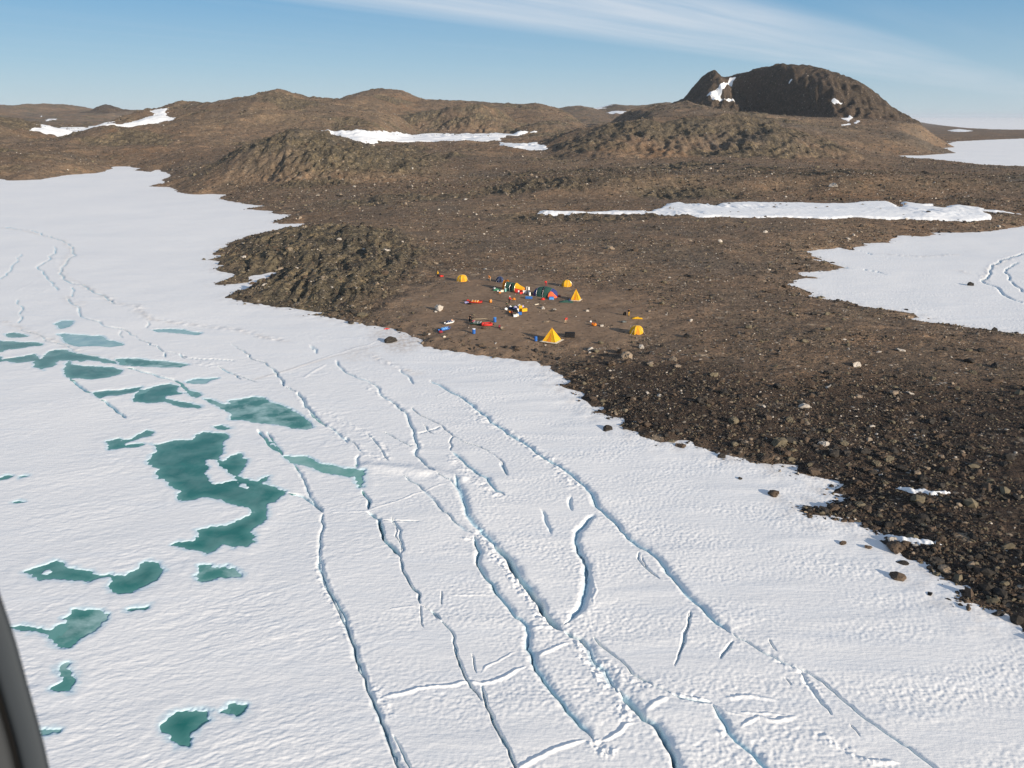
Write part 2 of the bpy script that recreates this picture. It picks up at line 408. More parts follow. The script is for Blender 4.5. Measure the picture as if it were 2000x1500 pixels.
def cloth(name, rgb, rough=.75, scale=3.0):
    m, nt, b = mat(name, rgb, rough, spec=.2); T = NT(nt)
    tc = T.n('ShaderNodeTexCoord').outputs['Object']; n = T.noise(tc, scale, 3, .5)
    T.L.new(T.mix(T.mrange(n, .3, .7), tuple(c * .86 for c in rgb), tuple(min(1, c * 1.08) for c in rgb)), b.inputs['Base Color'])
    T.L.new(T.bump(n, .25, .08), b.inputs['Normal'])
    return m


M = {}
M['land'] = land_material(); M['ice'] = ice_material(); M['snow'] = snow_material()
M['pond'] = water_material('melt_water', (.013, .142, .122), (.026, .190, .162), .2)
M['pondmilk'] = water_material('slushy_melt_water', (.022, .158, .136), (.06, .24, .205), .95)
M['pondlead'] = water_material('milky_lead_water', (.10, .30, .25), (.22, .43, .37), .5)
M['pondpale'] = water_material('thin_melt_water', (.16, .34, .37), (.26, .45, .47), .6)
ROCKM = [rock_material('dark_stone', (.044, .039, .034)), rock_material('brown_stone', (.090, .066, .048)), rock_material('olive_stone', (.135, .114, .078)),
         rock_material('tan_stone', (.24, .19, .14)), rock_material('pale_stone', (.42, .38, .33), .25)]
for k, c in dict(yellow=(.70, .38, .018), orange=(.66, .22, .022), red=(.62, .045, .035), green=(.035, .095, .075), blue=(.03, .13, .42), navy=(.02, .035, .10),
                 black=(.012, .012, .014), white=(.78, .78, .76), cream=(.66, .60, .48), pink=(.62, .16, .18), tan=(.42, .33, .22), olive=(.10, .12, .07),
                 grey=(.14, .155, .15), teal=(.20, .48, .46), netgreen=(.05, .20, .11), skin=(.55, .32, .22), hair=(.04, .025, .015), skyblue=(.07, .27, .62), lilac=(.42, .40, .62), maroon=(.25, .03, .05), purple=(.10, .06, .22), endblue=(.035, .05, .17), flame=(.75, .13, .05)).items():
    M[k] = cloth(k + '_fabric', c)
M['metal'] = mat('pole_metal', (.45, .45, .46), .35, metal=.9)[0]


# ------------------------------------------------------------------ object helpers
def tag(o, label=None, cat=None, group=None, kind=None):
    if label: o['label'] = label
    if cat: o['category'] = cat
    if group: o['group'] = group
    if kind: o['kind'] = kind
    return o


def arrays_mesh(name, V, faces_list, mats, smooth=False, mi=None):
    """V (n,3); faces_list: list of int arrays (m,k)"""
    me = bpy.data.meshes.new(name)
    V = np.asarray(V, np.float32)
    loops = np.concatenate([f.ravel() for f in faces_list]).astype(np.int32)
    tot = np.concatenate([np.full(len(f), f.shape[1], np.int32) for f in faces_list])
    st = np.concatenate([[0], np.cumsum(tot)[:-1]]).astype(np.int32)
    me.vertices.add(len(V)); me.vertices.foreach_set('co', V.ravel())
    me.loops.add(len(loops)); me.loops.foreach_set('vertex_index', loops)
    me.polygons.add(len(tot)); me.polygons.foreach_set('loop_start', st)
    if mi is not None: me.polygons.foreach_set('material_index', np.asarray(mi, np.int32))
    me.polygons.foreach_set('use_smooth', np.full(len(tot), smooth))
    for m in mats: me.materials.append(m)
    me.update(calc_edges=True)
    return me


def link(name, me, parent=None):
    o = bpy.data.objects.new(name, me); COL.objects.link(o)
    if parent: o.parent = parent
    return o


def set_attr(me, name, v, typ='FLOAT'):
    a = me.attributes.new(name, typ, 'POINT')
    a.data.foreach_set('value' if typ == 'FLOAT' else 'color', np.asarray(v, np.float32).ravel())


# ------------------------------------------------------------------ polar sheets
def axis(lo, hi, step, coarse, n):
    c = np.arange(lo, hi + step, step)
    return np.concatenate([np.linspace(-coarse, lo, n, endpoint=False), c, np.linspace(hi, coarse, n + 1)[1:]])


def sheet(rs, an, keep):
    """rs x an polar sheet; keep: bool per node -> faces with any kept corner"""
    nr, na = len(rs), len(an)
    fk = keep[:-1, :-1] | keep[1:, :-1] | keep[:-1, 1:] | keep[1:, 1:]
    i, j = np.nonzero(fk)
    a = i * na + j
    quads = np.stack([a, a + 1, a + na + 1, a + na], -1)      # seen from above: anticlockwise is fixed below
    used = np.unique(quads)
    remap = np.full(nr * na, -1, np.int64); remap[used] = np.arange(len(used))
    q = remap[quads][:, ::-1]
    r = rs[used // na]; t = an[used % na]
    return q, used, r * np.sin(t), r * np.cos(t), r


# ---------- ponds
POND = dict(pond=[], pondmilk=[], pondpale=[], pondlead=[])
ISL = []


def pond(sh, pts, k='pond', label='teal melt pond'):
    POND[k].append((flat(zc(sh, pts), -.2), label))


pond(SA, [(30, 730), (80, 724), (150, 732), (168, 744), (120, 753), (60, 747)], label='small dark teal pool near the left edge of the ice, above a longer one')
pond(SA, [(-200, 770), (0, 773), (80, 778), (180, 780), (262, 792), (250, 801), (160, 811), (60, 824), (0, 838), (-200, 850)], label='dark teal pool running off the left edge of the view')
pond(SA, [(-150, 860), (0, 868), (20, 885), (100, 873), (205, 856), (245, 870), (285, 860), (290, 843), (340, 826), (400, 830), (460, 850), (520, 856), (580, 868), (640, 883), (710, 900), (720, 914),
          (600, 896), (540, 886), (490, 897), (430, 890), (360, 893), (335, 908), (320, 930), (265, 938), (270, 955), (240, 937), (210, 934), (225, 915), (205, 896), (140, 905), (90, 907), (40, 890), (0, 900), (-150, 905)], label='long branching teal pond with a hooked lower end')
pond(SA, [(708, 882), (800, 880), (880, 886), (1000, 898), (1080, 905), (1160, 918), (1100, 931), (1000, 934), (880, 928), (780, 922), (718, 914)], 'pondmilk', 'narrow pale green lead tapering to the right')
pond(SA, [(412, 892), (432, 898), (432, 916), (480, 921), (600, 931), (700, 940), (750, 951), (720, 975), (650, 996), (570, 1007), (500, 996), (440, 1002), (408, 985), (400, 960), (408, 925)], label='blunt wedge-shaped dark teal pond under a flat white floe')
pond(SA, [(570, 1091), (640, 1080), (740, 1075), (865, 1053), (845, 1082), (740, 1102), (660, 1107), (610, 1122), (585, 1107)], label='thin curved teal pool left of the pond with a forked tail')
pond(SA, [(833, 1092), (855, 1068), (880, 1075), (960, 1045), (1040, 1035), (1092, 1050), (1072, 1075), (1088, 1086), (1140, 1090), (1010, 1110), (1000, 1126), (1060, 1140), (1150, 1155), (1240, 1177), (1200, 1186),
          (1130, 1180), (1060, 1160), (1000, 1145), (900, 1152), (830, 1140), (808, 1130)], label='teal pond with a forked tail pointing right')
pond(SA, [(1138, 1072), (1180, 1080), (1228, 1105), (1200, 1122), (1150, 1100)], label='small teal pool in the crack beside the forked pond')
pond(SA, [(1415, 1252), (1400, 1212), (1340, 1182), (1270, 1142), (1236, 1122), (1290, 1130), (1350, 1160), (1425, 1160), (1400, 1135), (1480, 1125), (1560, 1113), (1612, 1123), (1660, 1148), (1720, 1168), (1780, 1190),
          (1830, 1220), (1870, 1258), (1915, 1297), (1860, 1312), (1780, 1307), (1700, 1282), (1600, 1277), (1540, 1267), (1480, 1252)], 'pondmilk', 'broad milky green pond with a paler ice shelf at its right end')
pond(SA, [(348, 732), (420, 730), (500, 735), (560, 745), (605, 738), (640, 758), (720, 778), (745, 795), (680, 806), (560, 802), (480, 807), (420, 792), (385, 772), (388, 748)], 'pondpale', 'pale blue shallow pool above the long branching pond')
pond(SA, [(935, 705), (1060, 697), (1160, 710), (1225, 726), (1190, 735), (1080, 721), (960, 717)], 'pondpale', 'faint grey sliver of thin meltwater on smooth snow')
pond(SA, [(340, 662), (380, 647), (450, 652), (440, 672), (390, 698), (360, 698)], 'pondpale', 'faint blue patch of thin meltwater beside a snow crack')
pond(SA, [(1125, 1022), (1200, 1006), (1330, 1000), (1250, 1032), (1180, 1032)], 'pondpale', 'pale thin sliver of meltwater above the milky pond')
pond(SA, [(1308, 1296), (1350, 1292), (1412, 1308), (1370, 1319), (1330, 1309)], label='tiny teal pool above the largest pond')
pond(SB, [(845, 197), (880, 201), (930, 190), (1000, 175), (1085, 177), (1100, 145), (1140, 130), (1220, 132), (1278, 150), (1270, 170), (1238, 190), (1245, 210), (1250, 250), (1232, 262), (1225, 285), (1250, 302), (1262, 280),
          (1300, 262), (1335, 254), (1345, 280), (1384, 286), (1370, 320), (1345, 340), (1330, 370), (1350, 390), (1440, 411), (1450, 390), (1497, 379), (1490, 400), (1465, 413), (1530, 440), (1592, 459), (1560, 490),
          (1530, 520), (1488, 530), (1495, 560), (1478, 590), (1482, 620), (1440, 650), (1388, 685), (1418, 715), (1410, 750), (1370, 772), (1330, 765), (1310, 778), (1250, 750), (1200, 795), (1160, 805), (1110, 790), (1050, 787),
          (972, 760), (1000, 744), (1070, 740), (1112, 715), (1108, 680), (1180, 665), (1270, 655), (1340, 625), (1400, 600), (1428, 575), (1370, 550), (1300, 530), (1230, 510), (1130, 490), (1080, 510), (1010, 516), (1000, 490),
          (1010, 460), (960, 428), (930, 402), (890, 385), (873, 355), (895, 335), (850, 325), (828, 295), (850, 265), (880, 230), (868, 206)], label='largest teal pond, a winding dark arm with a white island')
ISL.append(flat(zc(SB, [(1145, 282), (1170, 270), (1210, 280), (1240, 320), (1280, 340), (1312, 370), (1325, 395), (1250, 405), (1200, 415), (1160, 405), (1155, 370), (1130, 355), (1165, 320), (1143, 300)])))
ISL.append(flat(zc(SB, [(1315, 400), (1390, 410), (1385, 440), (1320, 425)])))
ISL.append(flat(zc(SB, [(213, 915), (260, 890), (302, 895), (290, 915), (240, 937)])))
ISL.append(flat(zc(SA, [(215, 868), (250, 850), (285, 858), (245, 880)])))
pond(SB, [(588, 186), (670, 166), (682, 178), (740, 168), (760, 150), (820, 122), (852, 130), (845, 150), (790, 160), (740, 180), (690, 195), (700, 206), (760, 198), (802, 198), (770, 213), (700, 215), (660, 221), (610, 231), (618, 200)], label='small forked teal pool left of the largest pond')
pond(SB, [(148, 910), (200, 893), (240, 870), (290, 853), (340, 854), (360, 880), (420, 890), (470, 905), (520, 920), (550, 933), (620, 930), (660, 936), (700, 940), (760, 905), (790, 870), (820, 853), (882, 870), (908, 910),
          (870, 960), (820, 990), (750, 1017), (680, 1031), (620, 1007), (608, 985), (640, 965), (615, 942), (550, 947), (480, 967), (400, 957), (300, 947), (240, 952), (190, 937)], label='dumbbell-shaped teal pond with a narrow neck')
pond(SB, [(1115, 883), (1150, 880), (1200, 890), (1260, 880), (1310, 893), (1348, 942), (1300, 945), (1220, 945), (1160, 966), (1125, 966), (1118, 945), (1093, 935), (1120, 920)], 'pondmilk', 'square milky teal pool below the largest pond')
pond(SB, [(395, 1150), (410, 1125), (470, 1112), (540, 1120), (603, 1145), (590, 1182), (540, 1232), (480, 1272), (410, 1302), (390, 1332), (350, 1332), (300, 1305), (290, 1280), (263, 1255), (300, 1233), (340, 1210), (380, 1200), (368, 1170)], 'pondmilk', 'cloudy grey-green pond near the window frame')
pond(SB, [(60, 1222), (120, 1211), (180, 1224), (270, 1248), (200, 1243), (130, 1233)], label='thin teal runnel leading into the cloudy pond')
pond(SCC, [(430, 715), (480, 710), (497, 760), (512, 820), (495, 902), (440, 892), (390, 897), (378, 870), (430, 850), (440, 800), (408, 760)], 'pondmilk', 'slushy grey pool half covered by ice, below the cloudy pond')
pond(SB, [(706, 1123), (760, 1109), (824, 1109), (815, 1121), (740, 1130)], label='thin dark pool like a dash, below the dumbbell pond')
pond(SCC, [(1128, 1150), (1150, 1110), (1190, 1065), (1250, 1045), (1340, 1043), (1440, 1043), (1442, 1075), (1410, 1090), (1462, 1110), (1400, 1130), (1370, 1170), (1340, 1210), (1312, 1282), (1260, 1287), (1230, 1250), (1180, 1215), (1138, 1180)], label='nearest teal pond with a pointed lower end')
pond(SCC, [(1558, 1050), (1600, 1013), (1650, 998), (1702, 1010), (1702, 1045), (1650, 1082), (1620, 1060)], label='small dark teal pool right of the nearest pond')
pond(SCC, [(270, 1175), (370, 1168), (402, 1180), (340, 1202), (290, 1203)], 'pondpale', 'faint grey pool touching the window frame')
pond(SB, [(-60, 388), (0, 385), (50, 371), (82, 380), (30, 396), (-60, 405)], label='thin teal pool cut by the left edge of the view')
pond(SB, [(103, 381), (140, 369), (148, 378), (110, 391)], label='tiny teal pool at the left, beside the one cut by the edge')
pond(SB, [(84, 523), (110, 515), (136, 522), (100, 529)], label='tiny dark puddle at the left below two other small pools')
pond(SD, [(158, 664), (220, 664), (280, 666), (340, 694), (400, 714), (480, 729), (560, 739), (605, 742), (600, 840), (575, 842), (555, 790), (552, 775), (520, 776), (440, 766), (380, 756), (340, 737), (270, 712), (200, 697)], 'pondlead', 'pale green meltwater lead with a downward tongue, among the cracks')
pond(SD, [(70, 585), (100, 605), (128, 636), (100, 622)], label='dark slit of water in the crack above the pale green lead')

# ---------- cracks  (sheet, kind, width, depth/height, points)
CR = []


def cr(sh, kind, w, h, *runs):
    for p in runs:
        q = zc(sh, p)
        if q[-1][1] > 1478 and q[-1][1] - q[-2][1] > .8 * abs(q[-1][0] - q[-2][0]):      # runs on towards and under the aircraft
            d = (q[-1] - q[-2]) / np.hypot(*(q[-1] - q[-2])); q = np.concatenate([q, [q[-1] + d * 130 + (12, 0), q[-1] + d * 330 + (-6, 0), q[-1] + d * 620 + (15, 0)]])
            CR.append((kind, w, h, flat(q))); continue
        CR.append((kind, w, h, flat(zc(sh, p))))


cr(SA, 'groove', .5, .45, [(-120, 85), (0, 80), (60, 75), (130, 90), (210, 95), (260, 125), (310, 130), (380, 155), (420, 175), (445, 215), (410, 280), (375, 330), (390, 380), (430, 415), (510, 430), (560, 460), (620, 485), (680, 520), (700, 540)],
   [(330, 190), (300, 250), (270, 290), (265, 340), (290, 390), (320, 430), (345, 465)], [(400, 500), (440, 540), (480, 560), (490, 610), (540, 635), (610, 650), (650, 680), (750, 695)])
cr(SA, 'rubble', .9, .35, [(0, 78), (130, 90), (260, 125), (380, 155), (445, 215), (375, 330), (390, 380), (510, 430), (620, 485), (700, 540)], [(700, 540), (780, 550), (840, 560), (870, 600), (920, 640), (1050, 655), (1200, 670), (1450, 700), (1600, 740), (1740, 770)], [(0, 640), (120, 690), (260, 740), (400, 790), (480, 850), (560, 860), (720, 890)],
   [(400, 500), (480, 560), (500, 530)], [(1150, 900), (1220, 905), (1290, 915), (1340, 930)])
cr(SA, 'rubble', .8, .7, [(835, 550), (850, 570), (840, 590)])
cr(SA, 'groove', .3, .3, [(750, 695), (790, 720), (830, 740), (900, 775), (960, 800), (1000, 835), (1060, 840), (1140, 870)], [(110, 515), (140, 560), (135, 620), (110, 660)], [(0, 390), (60, 345), (110, 280), (130, 240)], [(440, 440), (445, 480), (435, 500)],
   [(1410, 785), (1500, 840), (1560, 885), (1620, 900), (1670, 940), (1690, 980), (1730, 1010), (1730, 1045)], [(1330, 920), (1400, 955), (1470, 1000)], [(1890, 790), (1910, 825)], [(1000, 840), (1010, 870)], [(1100, 845), (1130, 875)])
cr(SA, 'groove', .55, .5, [(1820, 1075), (1860, 1150), (1920, 1220), (1990, 1290)])
cr(SA, 'thin', .2, .7, [(760, 930), (850, 950), (950, 975), (1060, 1005), (1110, 1030), (1140, 1075)], [(430, 995), (470, 1030), (520, 1070), (560, 1088)], [(1110, 1030), (1130, 1055), (1160, 1060)], [(610, 1120), (660, 1150), (720, 1200), (770, 1240)])
cr(SA, 'ridge', .35, .12, [(100, 520), (300, 450)], [(80, 470), (220, 405)], [(440, 500), (640, 510)], [(1600, 990), (1780, 940), (1990, 868), (2120, 828), (2340, 760)], [(1850, 1000), (2000, 905)], [(60, 730), (280, 795)])
cr(SD, 'thin', .16, .8, [(5, 505), (60, 570), (100, 620), (150, 660)], [(160, 860), (260, 880), (300, 905), (375, 975)], [(590, 840), (632, 900), (625, 960)], [(610, 965), (690, 1010), (700, 1070), (730, 1140), (780, 1190), (815, 1230)])
cr(SD, 'groove', .45, .42, [(150, 660), (215, 705), (255, 770), (285, 840), (300, 880), (340, 930), (375, 975)], [(60, 520), (110, 590), (150, 650)])
cr(SD, 'groove', .35, .35, [(375, 975), (375, 1060), (360, 1150), (355, 1220), (375, 1320), (400, 1400), (440, 1470)])
cr(SE, 'groove', .4, .5, [(180, 240), (200, 340), (230, 420), (290, 520), (330, 590), (350, 680), (390, 820), (440, 920), (480, 1040), (510, 1110), (550, 1210), (580, 1300), (630, 1425), (660, 1500)])
cr(SE, 'thin', .07, .6, [(215, 400), (290, 545), (330, 620), (350, 680), (390, 820), (440, 920), (480, 1040), (510, 1110), (550, 1210), (580, 1300), (630, 1425), (660, 1500)], [(640, 240), (645, 320), (690, 400), (740, 450), (745, 510)], [(800, 540), (860, 600)], [(930, 720), (950, 800), (990, 900), (1030, 970), (1090, 1050)], [(1090, 955), (1115, 1080), (1150, 1160), (1190, 1240), (1240, 1320), (1275, 1410), (1290, 1480)])
cr(SE, 'groove', .22, .28, [(640, 240), (645, 320), (690, 400), (740, 450), (745, 510)], [(860, 600), (900, 640), (935, 690), (930, 720), (950, 800), (990, 900), (1030, 970), (1090, 1050)], [(1090, 955), (1115, 1080), (1150, 1160), (1190, 1240), (1240, 1320), (1275, 1410), (1290, 1480)], [(590, 1240), (640, 1330), (690, 1425)])
cr(SE, 'rubble', .35, .2, [(180, 200), (210, 420), (290, 560), (330, 640), (360, 730)], [(480, 940), (540, 1060), (600, 1180)])
cr(SD, 'ridge', .16, .13, [(380, 975), (500, 968), (620, 965), (760, 920), (880, 870), (950, 850), (1030, 815), (1080, 810)])
cr(SD, 'groove', .5, .42, [(450, 120), (490, 180), (560, 220), (640, 250), (700, 320), (760, 355), (790, 385), (840, 420), (860, 480), (880, 540), (900, 590), (890, 630), (920, 670), (960, 715), (1000, 750)])
cr(SD, 'rubble', .6, .28, [(560, 220), (640, 250), (700, 320), (790, 385), (850, 420)], [(640, 90), (700, 130), (810, 170), (900, 200)], [(850, 560), (900, 590), (890, 640)], [(600, 510), (640, 550), (720, 620), (740, 690)], [(800, 580), (870, 600)])
cr(SD, 'groove', .4, .38, [(820, 765), (900, 810), (960, 870), (1020, 940), (1080, 990), (1130, 1040), (1160, 1065), (1210, 1090)])
cr(SE, 'scarp', .55, .42, [(1045, 130), (1075, 220), (1065, 290), (1100, 350), (1150, 400), (1200, 480), (1260, 560), (1340, 630), (1350, 680), (1340, 750), (1370, 830), (1420, 910), (1490, 1010), (1560, 1100), (1640, 1190), (1710, 1270)])
cr(SE, 'thin', .06, .8, [(1045, 130), (1075, 220), (1065, 290), (1100, 350), (1150, 400), (1200, 480)], [(1350, 660), (1340, 750), (1370, 830), (1420, 910), (1490, 1010), (1560, 1100), (1640, 1190), (1700, 1255)])
cr(SD, 'scarp', .75, .5, [(1110, 770), (1140, 850), (1170, 940), (1210, 1030), (1290, 1110), (1350, 1180)])
cr(SE, 'scarp', .8, .55, [(1150, 180), (1240, 260), (1290, 360), (1360, 440), (1410, 500), (1450, 580), (1550, 660)])
cr(SE, 'thin', .2, 1.3, [(1150, 180), (1240, 260), (1290, 360), (1360, 440), (1410, 500), (1450, 580), (1550, 665)])
cr(SE, 'groove', .8, .5, [(1630, 680), (1680, 740), (1720, 840), (1780, 880), (1810, 950), (1850, 1010)])
cr(SE, 'rubble', .5, .32, [(1040, 60), (1090, 140), (1150, 240), (1230, 330), (1300, 420), (1380, 500), (1420, 580), (1500, 650)], [(1600, 690), (1700, 850), (1780, 960), (1830, 1010)], [(1020, 130), (1000, 160)], [(1860, 1040), (1890, 1120), (1920, 1190)], [(1690, 1260), (1760, 1320), (1850, 1370)])
cr(SF, 'thin', .14, 1.0, [(240, 775), (290, 830), (350, 895), (400, 920), (440, 980), (480, 1060), (500, 1120), (520, 1180)])
cr(SF, 'scarp', .65, .5, [(235, 765), (290, 830), (350, 895), (400, 920), (440, 980), (480, 1060), (500, 1120), (520, 1180)])
cr(SD, 'groove', .22, .26, [(870, 390), (940, 440), (1020, 480), (1070, 520), (1100, 545), (1160, 580), (1230, 600), (1300, 635), (1340, 660), (1390, 730), (1405, 770)], [(1100, 545), (1080, 580), (1085, 630)])
cr(SD, 'scarp', .6, .35, [(1085, 630), (1150, 680), (1230, 750), (1310, 820), (1390, 880)])
cr(SD, 'rubble', .7, .3, [(1080, 640), (1150, 720), (1240, 810), (1320, 870), (1400, 900)])
cr(SD, 'scarp', .6, .45, [(970, 235), (1060, 285), (1130, 320), (1190, 360), (1250, 410), (1310, 470), (1380, 510), (1450, 560), (1540, 620), (1620, 680), (1700, 720), (1780, 780), (1840, 830), (1880, 890), (1900, 940), (1950, 980), (2000, 1020)])
cr(SD, 'rubble', .75, .35, [(1190, 380), (1260, 460), (1380, 510), (1450, 560), (1540, 620), (1620, 680), (1700, 740), (1760, 800), (1820, 860)])
cr(SD, 'thin', .2, .25, [(230, 300), (270, 370), (320, 440), (400, 490), (470, 540), (510, 590)], [(1580, 950), (1620, 1030), (1650, 1100)], [(1760, 880), (1765, 970)], [(810, 170), (860, 220), (880, 260)], [(310, 40), (340, 90)], [(580, 640), (565, 700), (560, 740)], [(1360, 690), (1400, 770)], [(100, 165), (150, 235), (150, 265)])
cr(SD, 'rubble', .6, .25, [(230, 300), (320, 440), (400, 490), (510, 590)], [(360, 410), (450, 450), (520, 490), (610, 520)], [(540, 580), (610, 640), (720, 690)])
cr(SD, 'broad', 1.3, .32, [(560, 708), (700, 722), (850, 735), (1000, 750), (1110, 775), (1180, 810)])
cr(SF, 'scarp', .6, .5, [(180, 5), (250, 80), (320, 140), (400, 190), (450, 260), (520, 340), (600, 410), (670, 485), (730, 530)])
cr(SF, 'groove', .28, .3, [(730, 530), (850, 600), (950, 650), (1050, 690), (1130, 740), (1230, 830), (1300, 890), (1400, 960), (1500, 1020), (1600, 1100), (1700, 1180)], [(1030, 690), (1070, 760), (1120, 830), (1165, 885)])
cr(SF, 'rubble', .4, .22, [(880, 620), (1000, 680), (1080, 760), (1160, 800)], [(1100, 920), (1140, 990), (1250, 1050), (1330, 1085), (1480, 1095)], [(130, 620), (230, 680), (320, 740), (420, 775)], [(480, 800), (560, 810), (640, 825)], [(680, 940), (720, 990)])
cr(SE, 'scarp', .65, .5, [(1720, 5), (1650, 80), (1610, 150), (1625, 220), (1670, 290), (1670, 400), (1650, 500), (1600, 570), (1565, 620)])
cr(SE, 'thin', .06, .6, [(1610, 150), (1625, 220), (1670, 290), (1670, 400)])
cr(SE, 'ridge', .20, .17, [(500, 1050), (600, 1020), (730, 985), (880, 970), (1000, 945), (1090, 955), (1200, 925), (1280, 880), (1360, 850)], [(1390, 810), (1480, 765), (1590, 720)], [(1360, 650), (1420, 640), (1500, 650)],
   [(1200, 1480), (1310, 1420), (1400, 1370), (1500, 1320), (1600, 1290), (1700, 1265)], [(1740, 1290), (1820, 1250), (1890, 1190), (1950, 1170)])
cr(SE, 'ridge', .12, .09, [(1070, 910), (1180, 830), (1250, 785), (1320, 765)], [(550, 550), (740, 520)], [(870, 465), (1170, 465)], [(1700, 340), (1730, 440), (1700, 540)])
cr(SF, 'ridge', .22, .16, [(350, 865), (400, 830), (470, 805)], [(480, 800), (560, 810), (640, 825)], [(680, 805), (800, 800), (950, 825)], [(760, 950), (850, 890), (920, 910), (1030, 880)], [(1250, 1050), (1330, 1085), (1480, 1095)])
cr(SF, 'scarp', .5, .4, [(645, 830), (690, 900), (720, 960), (790, 1020), (860, 1090)])
cr(SF, 'thin', .06, .3, [(130, 540), (180, 590), (250, 640)], [(300, 700), (390, 750)], [(550, 430), (540, 500), (500, 620), (480, 680)])
cr(SE, 'thin', .12, .9, [(1540, 650), (1590, 690), (1640, 705), (1680, 760)])
cr(SF, 'groove', .2, .3, [(470, 790), (560, 815), (650, 830)], [(130, 540), (180, 590), (250, 640), (300, 700), (390, 750), (470, 790)], [(740, 560), (680, 640)], [(330, 170), (420, 290)], [(550, 430), (540, 500), (500, 620)])
cr(SE, 'thin', .05, .3, [(590, 20), (610, 80), (640, 190), (640, 240)], [(430, 0), (520, 40), (540, 130), (570, 190), (640, 240)], [(745, 510), (750, 580), (770, 650)], [(860, 430), (865, 520)], [(1030, 780), (1060, 900)], [(745, 510), (800, 545), (850, 600)])
cr(SD, 'thin', .10, .3, [(1000, 750), (1080, 790), (1120, 830)], [(690, 1022), (780, 1022), (940, 1025)], [(770, 1000), (800, 1100), (825, 1180), (800, 1210)], [(480, 540), (560, 600), (600, 640)], [(740, 690), (720, 660), (610, 530)], [(900, 590), (860, 600), (800, 570), (690, 520)], [(880, 540), (960, 520), (1040, 490)], [(930, 480), (1000, 540)], [(170, 270), (230, 300)])
cr(SD, 'ridge', .16, .12, [(560, 770), (700, 768), (800, 765)], [(690, 1022), (850, 1028)], [(990, 330), (1070, 295)])
cr(SA, 'thin', .14, .3, [(1140, 870), (1300, 880), (1450, 890)], [(1340, 930), (1430, 970), (1580, 1020)], [(740, 700), (750, 750)], [(480, 860), (440, 830), (380, 790), (250, 735), (120, 690)], [(900, 645), (890, 690)], [(1730, 1045), (1790, 1070), (1820, 1075)])
cr(SF, 'thin', .05, .25, [(340, 180), (420, 290)], [(890, 550), (930, 610)], [(960, 720), (990, 755)], [(1240, 920), (1290, 980)], [(0, 490), (30, 470)])
cr(SF, 'ridge', .14, .1, [(740, 870), (880, 875), (1000, 890)], [(650, 835), (700, 870), (790, 885)])
# right bay cracks
cr(SH, 'groove', .6, .45, [(2300, 190), (1990, 260), (1880, 300), (1790, 340), (1730, 390), (1720, 440), (1750, 510), (1830, 570), (1920, 620), (2000, 645), (2300, 720)])
cr(SH, 'groove', .4, .3, [(1960, 330), (1900, 365), (1850, 400), (1890, 450), (1930, 510), (2000, 570)])
cr(SH, 'rubble', 1.0, .4, [(1900, 300), (1740, 370), (1690, 420), (1700, 480)], [(1500, 395), (1560, 420)], [(900, 265), (1150, 285), (1300, 280), (1500, 270)])
cr(SH, 'groove', .4, .3, [(560, 370), (700, 380), (860, 405), (930, 430)], [(700, 235), (820, 270)], [(940, 290), (1010, 297)])


def jag(P, k):
    P = [np.asarray(p) for p in P]; rg = np.random.default_rng(k)
    for it in range(2):
        Q = [P[0]]
        for a, b in zip(P[:-1], P[1:]):
            d = b - a; n = np.array([-d[1], d[0]])
            Q += [(a + b) / 2 + n * rg.normal(0, .045), b]
        P = Q
    return np.array(P)


def line_dist(P, x, y):       # unsigned dist, side (+ = right in view when the line runs toward us), arclength fraction
    best = np.full(x.shape, 1e9); side = np.ones(x.shape); arc = np.zeros(x.shape)
    L = np.concatenate([[0], np.cumsum(np.hypot(*(P[1:] - P[:-1]).T))])
    for k in range(len(P) - 1):
        ex, ey = P[k + 1] - P[k]; wx, wy = x - P[k][0], y - P[k][1]
        l2 = max(ex * ex + ey * ey, 1e-9); t = np.clip((wx * ex + wy * ey) / l2, 0, 1)
        d = (wx - t * ex) ** 2 + (wy - t * ey) ** 2
        m = d < best
        best = np.where(m, d, best); side = np.where(m, np.sign(ex * wy - ey * wx), side); arc = np.where(m, L[k] + t * (L[k + 1] - L[k]), arc)
    return np.sqrt(best), side, arc, L[-1]


# ------------------------------------------------------------------ the ice
NP = [0]


